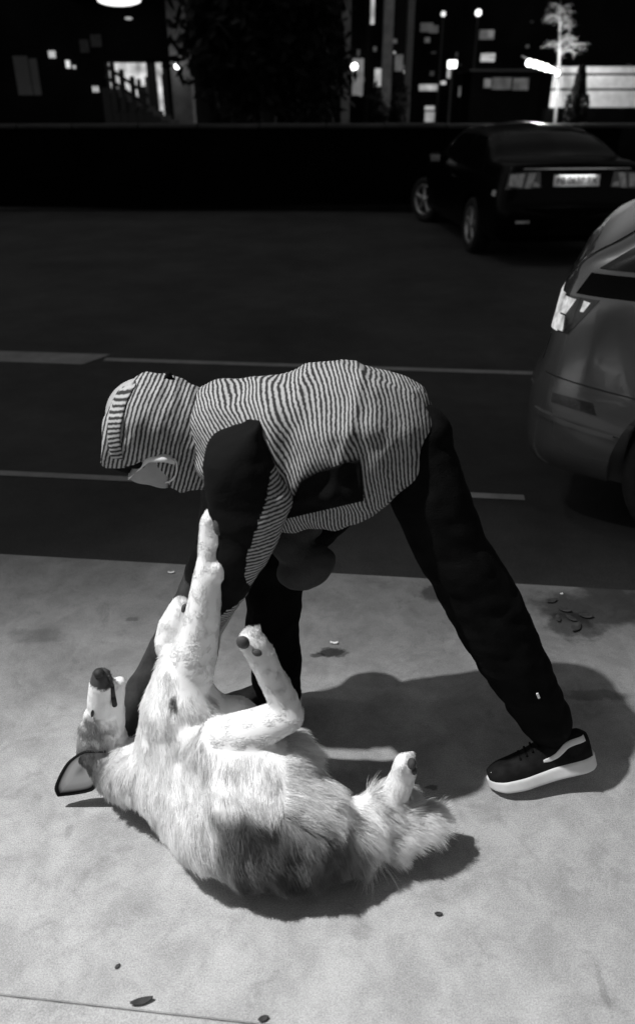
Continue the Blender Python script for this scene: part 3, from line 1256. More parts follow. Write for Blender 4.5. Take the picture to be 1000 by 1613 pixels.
def nearest_bone(pts):
    best = np.full(len(pts), 1e9)
    reg = np.zeros(len(pts), int)
    ax = np.zeros((len(pts), 3))
    for (p, q, r0, r1, rg, mode) in bone_list:
        d = q - p
        L2 = max(1e-9, d @ d)
        t = np.clip(((pts - p) @ d) / L2, 0, 1)
        dist = np.linalg.norm(pts - (p + t[:, None] * d), axis=1) - (r0 + (r1 - r0) * t)
        m_ = dist < best
        best[m_] = dist[m_]
        reg[m_] = REG[rg]
        ax[m_] = d / math.sqrt(L2)
    return reg, ax


ed = np.empty(len(me.edges) * 2, int)
me.edges.foreach_get('vertices', ed)
ed = ed.reshape(-1, 2)
_rg, _ = nearest_bone(co)
wsm = np.isin(_rg, (0, 1, 5, 6)).astype(float)
deg = np.bincount(ed.ravel(), minlength=len(co)).astype(float)


def nb_mean(f):
    out = np.zeros_like(f)
    np.add.at(out, ed[:, 0], f[ed[:, 1]])
    np.add.at(out, ed[:, 1], f[ed[:, 0]])
    return out / (deg[:, None] if f.ndim > 1 else deg)


for _ in range(10):
    wsm = nb_mean(wsm)
for _ in range(45):                            # the trunk is one smooth form
    co = co + (nb_mean(co) - co) * (.6 * wsm)[:, None]
set_coords(me, co)


def fur_tone(pts):
    n1 = np.array([nz(p, 9, 1) for p in pts])
    n2 = np.array([nz(p, 30, 6) for p in pts])
    reg, _ = nearest_bone(pts)
    t = np.where(np.isin(reg, (3, 4)), .82, .93)
    dz_ = float(Y(160, 1067, yh)[2])
    t = np.where((reg == 3) & (pts[:, 2] > dz_ + .02 * n2) & (pts[:, 0] < float(Y(182, 1074, yh)[0])), .07, t)
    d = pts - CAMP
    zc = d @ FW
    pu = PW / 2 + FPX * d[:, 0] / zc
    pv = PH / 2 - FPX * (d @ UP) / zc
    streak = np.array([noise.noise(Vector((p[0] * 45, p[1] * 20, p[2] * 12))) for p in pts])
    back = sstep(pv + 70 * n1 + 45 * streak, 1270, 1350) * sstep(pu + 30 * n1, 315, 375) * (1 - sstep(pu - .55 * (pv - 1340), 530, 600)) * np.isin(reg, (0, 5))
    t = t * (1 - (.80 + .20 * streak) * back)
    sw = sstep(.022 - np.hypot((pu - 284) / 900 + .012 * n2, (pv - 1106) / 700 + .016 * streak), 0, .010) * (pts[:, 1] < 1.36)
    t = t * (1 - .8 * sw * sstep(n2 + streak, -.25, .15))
    fleck = sstep(n2 + .6 * n1, .45, .7) * np.isin(reg, (0, 5))
    t *= 1 - .35 * fleck
    hd = np.isin(reg, (1, 2))
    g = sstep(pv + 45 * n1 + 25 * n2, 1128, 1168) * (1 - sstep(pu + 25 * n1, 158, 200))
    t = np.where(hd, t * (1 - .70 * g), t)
    return np.clip(t, .02, .94)


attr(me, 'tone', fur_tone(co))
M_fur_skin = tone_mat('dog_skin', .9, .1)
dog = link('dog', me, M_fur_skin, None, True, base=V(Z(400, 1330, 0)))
tag(dog, 'white dog with grey back lying belly up on the pavement, legs in the air', 'dog')

# --- fur strands
_t = me.copy()
_t.transform(world_of(dog))
_t.calc_loop_triangles()
tri = np.empty(len(_t.loop_triangles) * 3, int)
_t.loop_triangles.foreach_get('vertices', tri)
tri = tri.reshape(-1, 3)
vc, vn = coords(_t), normals_of(_t)
a_, b_, c_ = vc[tri[:, 0]], vc[tri[:, 1]], vc[tri[:, 2]]
area = np.linalg.norm(np.cross(b_ - a_, c_ - a_), axis=1) / 2
reg_v, ax_v = nearest_bone(vc)
dens = np.array([1.0, 1.0, .9, .8, 1.2, 1.1, 1.0, 2.6])[reg_v[tri[:, 0]]]
pr = area * dens
NS = 210000
rng = np.random.default_rng(5)
pick = rng.choice(len(tri), NS, p=pr / pr.sum())
w1, w2 = rng.random(NS), rng.random(NS)
fl = w1 + w2 > 1
w1[fl], w2[fl] = 1 - w1[fl], 1 - w2[fl]
root = a_[pick] + (b_[pick] - a_[pick]) * w1[:, None] + (c_[pick] - a_[pick]) * w2[:, None]
nrm = vn[tri[pick, 0]]
reg, ax = nearest_bone(root)
# length and lay of the coat in each region
LEN = np.array([.038, .032, .012, .006, .009, .036, .022, .055])[reg]
NRM = np.array([.18, .25, .22, .2, .18, .18, .2, .42])[reg]
upper_t = sstep(root[:, 2], .17, .27) * np.isin(reg, (0, 5, 6))
LEN = LEN * (1 - .42 * upper_t)
# feathering: hind fringe and flank longer, paws shorter
rear = sstep(root[:, 0], .03, .16)
LEN = np.where(np.isin(reg, (0, 5)), LEN * (1 + 1.1 * rear), LEN)
hindleg = (reg == 4) & (root[:, 0] > .10)
LEN = np.where(hindleg, np.where(root[:, 2] > .19, .008, .045), LEN)
flow = ax.copy()
down = np.array([0.25, -0.25, -1.0])
trunkish = np.isin(reg, (0, 5, 6))
flow[trunkish] = down + ax[trunkish] * .35
flow[reg == 1] = np.array([.1, -.2, -1.0])
flow[reg == 2] = np.array([.1, 0, -1.0])
flow[reg == 3] = np.array([.05, 0, -1.0])
flow[reg == 7] = ax[reg == 7] * 1.0 + np.array([.5, -.1, -.2])
flow[hindleg] = np.array([.8, -.2, -.5])
tuft = (reg == 5) & (root[:, 0] > -.075) & (root[:, 2] > .19)
LEN = np.where(tuft, .050, LEN)
flow[tuft] = np.array([1.0, -.15, -.15])
NRM = np.where(tuft, .35, NRM)
flow -= nrm * np.sum(flow * nrm, axis=1)[:, None]
flow /= np.linalg.norm(flow, axis=1)[:, None] + 1e-6
# clumps: strands lean to the guide of their cell
cell = np.where(trunkish | (reg == 7), 55.0, 120.0)
cn = np.array([[noise.noise(Vector((p[0] * s_, p[1] * s_, p[2] * s_ + 9.1 * k_))) for k_ in range(3)] for p, s_ in zip(root, cell * .38)])
jit = rng.normal(0, 1, (NS, 3))
amp = np.where(LEN > .018, 1.0, .45)[:, None]
d0 = flow * (1 - NRM)[:, None] + nrm * NRM[:, None] + amp * (cn * .42 + jit * .075)
d0 /= np.linalg.norm(d0, axis=1)[:, None]
LEN = LEN * (0.65 + .6 * rng.random(NS)) * (1 + .5 * np.clip(cn[:, 0], -.6, .8))
NP = 5
pts = np.empty((NS, NP, 3))
pts[:, 0] = root - nrm * .001
dcur = d0
for i in range(1, NP):
    pts[:, i] = pts[:, i - 1] + dcur * (LEN / (NP - 1))[:, None]
    dcur = dcur + flow * .12 + np.array([0, 0, -.16]) * (LEN / .05)[:, None] + cn[:, ::-1] * .18 + rng.normal(0, .05, (NS, 3))
    dcur /= np.linalg.norm(dcur, axis=1)[:, None]
pts[:, :, 2] = np.maximum(pts[:, :, 2], .003)
hc = bpy.data.hair_curves.new('fur')
hc.add_curves([NP] * NS)
hc.attributes['position'].data.foreach_set('vector', np.ascontiguousarray(pts, dtype=np.float32).ravel())
ra = hc.attributes.get('radius') or hc.attributes.new('radius', 'FLOAT', 'POINT')
prof = np.array([1.0, .95, .8, .55, .12])
rad = (np.where(LEN > .02, .00052, .00050))[:, None] * prof[None, :]
ra.data.foreach_set('value', rad.astype(np.float32).ravel())
lock = np.array([noise.noise(Vector((p[0] * 60, p[1] * 45, p[2] * 16 + 5))) for p in root])
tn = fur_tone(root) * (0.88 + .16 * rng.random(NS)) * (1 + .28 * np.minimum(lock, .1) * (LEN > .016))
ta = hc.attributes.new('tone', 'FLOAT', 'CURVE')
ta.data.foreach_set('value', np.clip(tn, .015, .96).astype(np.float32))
bpy.data.meshes.remove(_t)
M_fur = tone_mat('dog_fur', .7, .2)
_t2 = M_fur.node_tree
_tr = _t2.nodes.new('ShaderNodeBsdfTranslucent')
_mx = _t2.nodes.new('ShaderNodeMixShader')
_mx.inputs[0].default_value = .42
_at = [n_ for n_ in _t2.nodes if n_.type == 'ATTRIBUTE'][0]
_t2.links.new(_at.outputs['Fac'], _tr.inputs['Color'])
_t2.links.new(_t2.nodes['Principled BSDF'].outputs[0], _mx.inputs[1])
_t2.links.new(_tr.outputs[0], _mx.inputs[2])
_t2.links.new(_mx.outputs[0], _t2.nodes['Material Output'].inputs['Surface'])
hc.materials.append(M_fur)
fur = bpy.data.objects.new('fur', hc)
C.objects.link(fur)
attach(fur, dog)

# --- nose, eyes, pads, ears
M_pad = mat('paw_pad_skin', 0.05, .7, var=.3, scale=60, bump=.3, bscale=300)
M_nose = mat('nose_leather', 0.015, .7, var=.2, scale=80, bump=.2, bscale=300)
M_eye = mat('eye', 0.01, .08, var=.1)


def blob(name, c, rx, ry, rz, m, parent=dog, rot=None):
    bm = bmesh.new()
    Mx = Matrix.Diagonal((rx, ry, rz, 1))
    if rot is not None:
        Mx = rot @ Mx
    ball(bm, c, 1, 16, 10, Mx)
    return link(name, bm_mesh(bm), m, parent, True)


blob('nose', Y(156, 1060, yh - .033), .013, .013, .011, M_nose)
bm = bmesh.new()
chain(bm, [(Y(172, 1066, yh - .028), .005), (Y(177, 1080, yh - .028), .005), (Y(179, 1096, yh - .030), .0055), (Y(181, 1110, yh - .036), .0065)], 10)
link('mouth', bm_mesh(bm), M_nose, dog, True)
blob('eye', Y(146, 1124, yh - .046), .0042, .006, .011, M_eye, rot=Matrix.Rotation(R(14), 4, 'Y'))


def pad(c, rx, ry, rz, rot=None):
    blob('paw_pad', c, rx, ry, rz, M_pad, rot=rot)


pad(Y(345, 828, 1.385), .012, .014, .024)
pad(Y(342, 806, 1.395), .007, .010, .009)
pad(Y(383, 1012, 1.268), .014, .010, .016, Matrix.Rotation(R(-20), 4, 'Y'))
pad(Y(405, 1028, 1.264), .011, .008, .008, Matrix.Rotation(R(25), 4, 'Y'))
pad(Y(290, 958, 1.45), .006, .008, .012, Matrix.Rotation(R(20), 4, 'Y'))
pad(Y(648, 1203, 1.225), .010, .012, .014)
pad(Y(652, 1214, 1.225), .006, .010, .010)


def ear(outline_px, ydep, cup, mo, mi, name='ear'):
    """cupped leaf-shaped ear with thickness: outline ring -> inner dish"""
    ring = [Y(u, v, ydep) for u, v in outline_px]
    ring = pchip(np.arange(len(ring)), ring, np.linspace(0, len(ring) - 1, 44))
    cen = ring.mean(axis=0)
    verts, faces = [], []
    lv = [1.0, .93, .8, .6, .35]
    n_ = len(ring)
    for l_ in lv:
        for p in ring:
            q = cen + (p - cen) * l_
            q = q + np.array([0, cup * (1 - l_ * l_) - (.004 if l_ > .99 else 0), 0])
            verts.append(q)
    for i in range(len(lv) - 1):
        for j in range(n_ - 1):
            faces.append((i * n_ + j, i * n_ + j + 1, (i + 1) * n_ + j + 1, (i + 1) * n_ + j))
    verts.append(cen + np.array([0, cup, 0]))
    for j in range(n_ - 1):
        faces.append(((len(lv) - 1) * n_ + j, (len(lv) - 1) * n_ + j + 1, len(verts) - 1))
    me = mesh_from(verts, faces)
    tone = []
    for i, l_ in enumerate(lv):
        for j in range(n_):
            edge = (mo if l_ > .85 else (mi * .7 if l_ > .7 else mi))
            tone.append(edge)
    tone.append(mi * .5)
    attr(me, 'tone', tone)
    o = link(name, me, M_fur_skin, dog, True)
    o.modifiers.new('thick', 'SOLIDIFY').thickness = -.006
    return o


ear([(168, 1180), (140, 1180), (112, 1194), (96, 1216), (87, 1242), (93, 1253), (120, 1250), (148, 1243), (158, 1222), (162, 1200)], yh - .055, .022, .015, .85)
ear([(196, 1222), (180, 1228), (172, 1248), (178, 1260), (196, 1256), (204, 1240), (202, 1226)], yh - .085, .02, .06, .5)

# ================================================================== CARS
M_tyre = mat('tyre_rubber', 0.012, .85, spec=.2, var=.3, scale=40, bump=.2, bscale=120)
M_rim = mat('alloy', 0.30, .35, .7, var=.15, scale=10)
M_glass_dark = mat('dark_car_glass', 0.002, .08, spec=.09, var=.1)
M_black_paint = mat('black_car_paint', 0.001, .30, spec=.06, coat=.05, var=.2, scale=3)
M_grey_paint = mat('grey_car_paint', 0.17, .22, .65, coat=1.0, var=.10, scale=2.5)
M_plastic = mat('black_plastic', 0.012, .6, var=.2, scale=30, bump=.1)
M_chrome = mat('chrome', 0.6, .15, 1.0, var=.05)
M_lens_clear = emit('tail_lamp_lens_glow', .85, .9, .6, 28)  # lens glow stands in for the light it reflects
M_lens_dim = mat('dim_lamp_lens', 0.45, .2, spec=.6, coat=.5, var=.4, scale=25)
M_lens_dark = mat('dark_lamp_lens', 0.03, .1, coat=.6, var=.3, scale=40)
M_plate = mat('plate_white', 0.75, .5, var=.06, scale=30)
M_plate_ink = mat('plate_ink', 0.02, .6, var=.1)


def car_shell(stations, nx=110, ns=44):
    """closed body shell; stations: (x, [(half_y, z) x K]) rear to front"""
    xs_ = np.array([s[0] for s in stations], float)
    sec = np.array([s[1] for s in stations], float)          # n, K, 2
    xi = np.unique(np.concatenate([np.linspace(xs_[0], xs_[-1], nx), np.linspace(xs_[0], xs_[0] + .5, 30), xs_]))
    s_x = pchip(xs_, sec, xi)                                # nx, K, 2
    K = sec.shape[1]
    vi = np.linspace(0, K - 1, ns)
    full = []
    for i in range(len(xi)):
        h = pchip(np.arange(K), s_x[i], vi)
        left = [np.array([xi[i], h[j, 0], h[j, 1]]) for j in range(ns)]
        right = [np.array([xi[i], -h[j, 0], h[j, 1]]) for j in range(ns - 2, 0, -1)]
        full.append(np.array(left + right))
    return loft(full)


def wheel(M, car, r=.33, w=.21, spokes=5, side=1, rim_r=None):
    rim_r = rim_r or r * .68
    root_bm = bmesh.new()
    prof = [(rim_r, -w / 2 + .01), (r - .03, -w / 2), (r - .008, -w / 2 + .02), (r, -w / 2 + .05), (r, w / 2 - .05), (r - .008, w / 2 - .02), (r - .03, w / 2), (rim_r, w / 2 - .01)]
    n = 40
    vs_ = []
    for k_ in range(n):
        th = 2 * math.pi * k_ / n
        vs_.append([root_bm.verts.new(M @ Vector((a * math.cos(th), b, a * math.sin(th)))) for a, b in prof])
    for k_ in range(n):
        a, b = vs_[k_], vs_[(k_ + 1) % n]
        for j in range(len(prof)):
            jj = (j + 1) % len(prof)
            root_bm.faces.new((a[j], b[j], b[jj], a[jj]))
    wh = link('wheel', bm_mesh(root_bm), M_tyre, car, True)
    bm = bmesh.new()
    yo = side * (w / 2 - .03)
    # rim ring
    prof = [(rim_r, yo), (rim_r + .002, yo + side * .02), (rim_r - .022, yo + side * .018), (rim_r - .03, yo - side * .03), (rim_r - .02, yo - side * .06)]
    vs_ = []
    for k_ in range(n):
        th = 2 * math.pi * k_ / n
        vs_.append([bm.verts.new(M @ Vector((a * math.cos(th), b, a * math.sin(th)))) for a, b in prof])
    for k_ in range(n):
        a, b = vs_[k_], vs_[(k_ + 1) % n]
        for j in range(len(prof) - 1):
            bm.faces.new((a[j], b[j], b[j + 1], a[j + 1]))
    for k_ in range(spokes):
        th = 2 * math.pi * k_ / spokes + .3
        Ms = M @ Matrix.Rotation(-th, 4, 'Y')
        vs2 = []
        for (x, hw) in ((.03, .045), (rim_r * .55, .026), (rim_r - .012, .034)):
            for sgn in (-1, 1):
                for yy in (yo + side * .012, yo - side * .02):
                    vs2.append(bm.verts.new(Ms @ Vector((x, yy, sgn * hw))))
        for q in (0, 4):
            for f in ((0, 4, 6, 2), (1, 3, 7, 5), (0, 1, 5, 4), (2, 6, 7, 3)):
                bm.faces.new([vs2[q + i] for i in f])
    cyl(bm, M @ Vector((0, yo - side * .03, 0)), M @ Vector((0, yo + side * .016, 0)), .06, .05, 20)
    link('rim', bm_mesh(bm), M_rim, wh, True)
    bm = bmesh.new()
    cyl(bm, M @ Vector((0, yo - side * .075, 0)), M @ Vector((0, yo - side * .065, 0)), rim_r - .005, rim_r - .005, 30)
    link('brake_disc', bm_mesh(bm), M_plastic, wh)
    return wh


def build_car(name, label, origin, heading, stations, paint, axles, track, wr, group=None, steer=0.0, scale=1.0):
    root = empty(name, origin, label, 'car', group)
    MW = Matrix.Translation(Vector(origin)) @ Matrix.Rotation(heading, 4, 'Z') @ Matrix.Scale(scale, 4)
    shell = car_shell(stations)
    tmp = bpy.data.objects.new('shell_tmp', shell)
    C.objects.link(tmp)
    cutters = []
    for ax_ in axles:
        for sgn in (-1, 1):
            bm = bmesh.new()
            cyl(bm, (ax_, sgn * (track - .16), wr), (ax_, sgn * (track + .4), wr), wr + .055, wr + .055, 40)
            cm = bm_mesh(bm)
            co_ = bpy.data.objects.new('cut_tmp', cm)
            C.objects.link(co_)
            cutters.append(co_)
            md = tmp.modifiers.new('b', 'BOOLEAN')
            md.operation = 'DIFFERENCE'
            md.solver = 'EXACT'
            md.object = co_
    me_ = apply_mods(tmp)
    for co_ in cutters:
        bpy.data.objects.remove(co_)
    bpy.data.objects.remove(tmp)
    tree = bvh_of(me_)
    me_.transform(MW)
    body = link('body', me_, paint, root)
    me_.polygons.foreach_set('use_smooth', [True] * len(me_.polygons))
    me_.set_sharp_from_angle(angle=R(32))
    for ax_ in axles:
        for sgn in (-1, 1):
            Mw = MW @ Matrix.Translation((ax_, sgn * (track - .105), wr))
            if steer and ax_ == max(axles):
                Mw = Mw @ Matrix.Rotation(steer, 4, 'Z')
            wheel(Mw, root, wr, .21, 5, sgn)

    def side(nm, quad, m, sgn, off=.004, th=.02, nx=14, ny=8, parent=None):
        me2 = project_patch(tree, quad, lambda q: Vector((q[0], sgn * 3.0, q[1])), (0, -sgn, 0), off, nx, ny, th)
        me2.transform(MW)
        o_ = link(nm, me2, m, parent or root, True)
        me2.set_sharp_from_angle(angle=R(40))
        return o_

    def rear(nm, quad, m, off=.004, th=.02, nx=14, ny=8, parent=None):
        me2 = project_patch(tree, quad, lambda q: Vector((-2.0, q[0], q[1])), (1, 0, 0), off, nx, ny, th)
        me2.transform(MW)
        o_ = link(nm, me2, m, parent or root, True)
        me2.set_sharp_from_angle(angle=R(40))
        return o_
    return root, MW, tree, side, rear


# --- grey car at the right edge: only its rear quarter is in the frame
def sec(wb, zb, w1, z1, w2, z2, w3, z3, w4, z4, zt):
    return [(0, zb), (wb, zb), (w1, z1), (w2, z2), (w3, z3), (w4, z4), (0, zt)]


suv = [
    (0.00, sec(.60, .34, .72, .42, .74, .52, .74, .58, .70, .63, .64)),
    (0.025, sec(.68, .29, .80, .40, .82, .52, .82, .60, .76, .66, .67)),
    (0.05, sec(.70, .27, .835, .38, .855, .53, .84, .66, .74, .80, .84)),
    (0.075, sec(.72, .26, .855, .38, .875, .54, .85, .74, .74, .98, 1.03)),
    (0.13, sec(.74, .25, .885, .38, .895, .56, .87, .86, .78, 1.06, 1.08)),
    (0.24, sec(.76, .24, .905, .38, .915, .58, .89, .93, .80, 1.12, 1.18)),
    (0.45, sec(.78, .22, .915, .38, .925, .60, .905, .96, .76, 1.27, 1.37)),
    (0.75, sec(.80, .21, .92, .38, .93, .62, .91, .97, .70, 1.44, 1.53)),
    (1.20, sec(.80, .20, .92, .36, .93, .62, .91, .97, .68, 1.51, 1.60)),
    (2.20, sec(.80, .20, .92, .36, .93, .62, .91, .96, .68, 1.54, 1.63)),
    (2.75, sec(.80, .20, .92, .36, .93, .62, .91, .96, .70, 1.45, 1.53)),
    (3.35, sec(.80, .21, .92, .38, .93, .62, .89, .95, .76, 1.06, 1.10)),
    (4.00, sec(.78, .24, .90, .40, .90, .62, .84, .88, .72, .95, 1.00)),
    (4.40, sec(.66, .28, .76, .42, .76, .60, .70, .76, .60, .82, .84)),
    (4.47, sec(.54, .36, .64, .44, .64, .56, .60, .66, .50, .70, .72)),
]
CAR_HEAD = R(-23)
suv_or = Vector((1.235, 3.90, ROAD_Z))
suv_root, SM, st_, s_side, s_rear = build_car('parked_car', 'grey hatchback at the right edge, its rear corner and tail lamp in the frame', suv_or, CAR_HEAD, suv, M_grey_paint, (.74, 3.40), .92, .345, scale=1.09)
nr = -1                                        # side towards the pavement
M_tint = mat('tinted_glass', 0.012, .22, spec=.28, var=.3, scale=4)
s_side('window', [(.19, 1.052), (1.30, 1.052), (1.16, 1.43), (.60, 1.355)], M_tint, nr, .006, .02, 40, 16)
s_side('window', [(1.38, 1.00), (2.9, 1.00), (2.45, 1.42), (1.26, 1.44)], M_glass_dark, nr, .003)
s_side('window', [(.38, 1.00), (1.30, 1.00), (1.16, 1.40), (.70, 1.29)], M_glass_dark, 1, .003)
s_side('belt_trim', [(.125, .962), (3.0, .950), (3.0, 1.045), (.165, 1.035)], M_glass_dark, nr, .008, .02, 60, 4)
s_side('fuel_flap', [(.50, .74), (.66, .74), (.66, .88), (.50, .88)], M_grey_paint, nr, .003, .006, 8, 8)
s_side('reflector', [(.10, .565), (.27, .545), (.25, .59), (.10, .60)], M_lens_dark, nr, .004, .01, 10, 4)
s_side('bumper_crease', [(.04, .505), (.50, .44), (.50, .455), (.04, .525)], M_grey_paint, nr, .012, .02, 20, 4)
s_side('bumper_joint', [(.06, .665), (.47, .615), (.47, .619), (.06, .670)], M_plastic, nr, .001, .006, 20, 1)
tl = s_side('tail_lamp', [(.055, .82), (.12, .82), (.21, .950), (.085, .950)], M_lens_dark, nr, .004, .02, 14, 10)
s_side('lamp_segment', [(.060, .885), (.100, .885), (.130, .942), (.088, .942)], M_lens_clear, nr, .009, .01, 8, 6, tl)
s_side('lamp_segment', [(.056, .826), (.100, .826), (.098, .878), (.060, .878)], M_lens_clear, nr, .009, .01, 8, 6, tl)
s_side('lamp_segment', [(.150, .905), (.162, .905), (.180, .938), (.157, .942)], M_lens_clear, nr, .009, .01, 6, 6, tl)
s_rear('tail_lamp', [(-.84, .82), (-.50, .82), (-.50, .945), (-.80, .950)], M_lens_clear, .006, .02, 10, 8)
s_rear('tail_lamp', [(.84, .80), (.50, .80), (.50, .955), (.80, .965)], M_lens_clear, .006, .02, 10, 8)
s_rear('rear_window', [(-.74, 1.085), (.74, 1.085), (.64, 1.47), (-.64, 1.47)], mat('matte_rear_glass', 0.004, .5, spec=.03, var=.3, scale=6), .004, .02, 24, 20)  # rough, dull glass keeps the street lamp's reflection faint
s_rear('hatch_joint', [(-.80, .70), (-.79, .70), (-.79, .80), (-.80, .80)], M_plastic, .002, .006, 1, 6)

# --- black saloon across the road, seen from behind
sal = [
    (0.00, sec(.56, .34, .70, .44, .72, .52, .70, .58, .62, .62, .63)),
    (0.03, sec(.64, .30, .78, .42, .80, .54, .78, .62, .68, .66, .67)),
    (0.07, sec(.68, .27, .83, .40, .85, .56, .82, .74, .68, 1.01, 1.05)),
    (0.12, sec(.70, .25, .86, .38, .87, .58, .84, .80, .70, 1.06, 1.09)),
    (0.35, sec(.74, .23, .89, .36, .90, .60, .87, .86, .74, 1.08, 1.11)),
    (0.60, sec(.76, .22, .90, .34, .91, .60, .88, .88, .74, 1.09, 1.13)),
    (1.00, sec(.76, .20, .90, .34, .91, .60, .88, .90, .66, 1.24, 1.29)),
    (1.35, sec(.76, .20, .90, .34, .91, .60, .88, .90, .60, 1.34, 1.40)),
    (1.90, sec(.76, .20, .90, .34, .91, .60, .88, .90, .58, 1.38, 1.45)),
    (2.50, sec(.76, .20, .90, .34, .91, .60, .88, .90, .58, 1.36, 1.43)),
    (3.00, sec(.76, .20, .90, .34, .91, .60, .87, .89, .64, 1.16, 1.21)),
    (3.40, sec(.76, .21, .90, .34, .90, .60, .86, .87, .72, .96, 1.00)),
    (4.20, sec(.72, .24, .86, .36, .87, .58, .80, .76, .66, .82, .87)),
    (4.60, sec(.56, .30, .70, .40, .70, .54, .62, .66, .52, .70, .72)),
    (4.68, sec(.44, .36, .56, .42, .56, .52, .52, .60, .42, .62, .64)),
]
plate_px = P(902, 282, y=9.2)
SAL_HEAD = R(90 + 5.5)                         # pointing away, slightly to the left
sal_or = Vector((2.88, 9.15, ROAD_Z))
sal_root, LM, lt_, l_side, l_rear = build_car('saloon_car', 'black saloon seen from behind across the road with lit number plate', sal_or, SAL_HEAD, sal, M_black_paint, (.98, 3.72), .91, .325, steer=R(24))
l_rear('rear_window', [(-.66, 1.13), (.66, 1.13), (.54, 1.37), (-.54, 1.37)], M_glass_dark, .004, .02, 16, 10)
for sgn in (-1, 1):
    l_side('window', [(.78, .96), (1.75, .95), (1.68, 1.31), (1.22, 1.29)], M_glass_dark, sgn, .004)
    l_side('window', [(1.83, .95), (2.95, .94), (2.45, 1.31), (1.76, 1.31)], M_glass_dark, sgn, .004)
    tl = l_rear('tail_lamp', [(sgn * .80, .82), (sgn * .40, .84), (sgn * .42, 1.0), (sgn * .76, .985)], M_lens_dark, .006, .03, 12, 8)
    l_rear('lamp_segment', [(sgn * .77, .855), (sgn * .62, .845), (sgn * .60, .98), (sgn * .745, .97)], M_lens_dim, .012, .01, 8, 6, tl)
    l_rear('lamp_segment', [(sgn * .585, .835), (sgn * .52, .835), (sgn * .47, .985), (sgn * .545, .985)], M_lens_dim, .012, .01, 6, 6, tl)
    l_rear('lamp_segment', [(sgn * .50, .85), (sgn * .42, .85), (sgn * .44, .89), (sgn * .485, .90)], M_lens_dim, .012, .01, 6, 6, tl)
    l_rear('reflector', [(sgn * .66, .47), (sgn * .50, .47), (sgn * .50, .50), (sgn * .66, .50)], M_lens_dim, .004, .01, 6, 2)
    l_side('door_handle', [(1.95, .80), (2.12, .80), (2.12, .825), (1.95, .825)], M_chrome, sgn, .02, .015, 6, 2)
    l_side('side_marker', [(.18, .74), (.26, .74), (.26, .80), (.18, .80)], M_lens_dim, sgn, .006, .01, 4, 4)
    bm = bmesh.new()
    ball(bm, LM @ Vector((2.72, sgn * .98, .98)), 1, 14, 10, LM.to_3x3().to_4x4() @ Matrix.Diagonal((.06, .10, .07, 1)))
    mr_ = link('mirror', bm_mesh(bm), M_black_paint, sal_root, True)
    link('mirror_glass', box_mesh((0, 0, 0), (.004, .13, .085), .001, LM @ Matrix.Translation((2.655, sgn * .99, .98))), M_chrome, mr_)
l_rear('boot_trim', [(-.62, 1.022), (.62, 1.022), (.60, 1.034), (-.60, 1.034)], M_chrome, .008, .012, 20, 2)
l_rear('boot_edge', [(-.70, 1.085), (.70, 1.085), (.68, 1.092), (-.68, 1.092)], M_black_paint, .012, .03, 20, 2)
pl = l_rear('number_plate', [(-.262, .85), (.262, .85), (.262, .965), (-.262, .965)], M_plate, .014, .012, 8, 2)
fc = bpy.data.curves.new('plate_text', 'FONT')
fc.body = 'PB 0637 TX'
fc.size = .108
fc.align_x = 'CENTER'
fc.align_y = 'CENTER'
fc.extrude = .0012
fo = bpy.data.objects.new('plate_text_tmp', fc)
C.objects.link(fo)
dg = bpy.context.evaluated_depsgraph_get()
tm = bpy.data.meshes.new_from_object(fo.evaluated_get(dg))
bpy.data.objects.remove(fo)
tb = coords(tm)
wtx = tb[:, 0].max() - tb[:, 0].min()
htx = tb[:, 1].max() - tb[:, 1].min()
hit = lt_.ray_cast(Vector((-2, 0, .905)), Vector((1, 0, 0)))[0]
tm.transform(LM @ Matrix.Translation((hit.x - .0175, 0, .907)) @ Matrix(((0, 0, 1, 0), (-1, 0, 0, 0), (0, 1, 0, 0), (0, 0, 0, 1))) @ Matrix.Diagonal((.46 / wtx, .074 / htx, 1, 1)))
link('lettering', tm, M_plate_ink, pl)
link('plate_lamp', box_mesh((0, 0, 0), (.03, .40, .006), .001, LM @ Matrix.Translation((hit.x - .030, 0, .982))), emit('plate_lamp_glow', 1, 8.0), sal_root)
link('plate_lamp_cover', box_mesh((0, 0, 0), (.008, .46, .03), .002, LM @ Matrix.Translation((hit.x - .052, 0, .990))), M_black_paint, sal_root)

# ================================================================== FAR SIDE OF THE STREET
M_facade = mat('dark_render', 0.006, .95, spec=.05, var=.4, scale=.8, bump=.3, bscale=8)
M_facade2 = mat('grey_stone', 0.05, .9, var=.35, scale=1.5, bump=.3, bscale=12)
M_coping = mat('pale_coping', 0.035, .6, spec=.2, var=.3, scale=2)
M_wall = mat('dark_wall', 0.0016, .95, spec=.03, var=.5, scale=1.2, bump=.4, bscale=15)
M_frame = mat('dark_frame', 0.012, .6, var=.2)
M_bark = mat('bark', 0.012, .95, var=.4, scale=20, bump=.6, bscale=40)
M_leaf = mat('dark_leaf', 0.005, .8, spec=.2, var=.6, scale=3)
M_win = emit('lit_shop_window', .85, 1.0, .7, 3.0)
M_win_dim = emit('dim_window', .006, 1.0, .8, 1.6)
M_bulb = emit('lamp_glow', 1.0, 5.0)
M_bulb_soft = emit('soft_lamp_glow', 1.0, 1.6)


def bxm(u0, v0, u1, v1, y, th, bevel=0.0):
    """upright box whose front face spans the pixel rectangle at depth y"""
    a, b = P(u0, v1, y=y), P(u1, v0, y=y)
    um, vm = (u0 + u1) / 2, (v0 + v1) / 2
    l, r_ = P(u0, vm, y=y)[0], P(u1, vm, y=y)[0]
    t, bt = P(um, v0, y=y)[2], P(um, v1, y=y)[2]
    return box_mesh(((l + r_) / 2, y + th / 2, (t + bt) / 2), (abs(r_ - l), th, abs(t - bt)), bevel)


GZ = ROAD_Z + .10


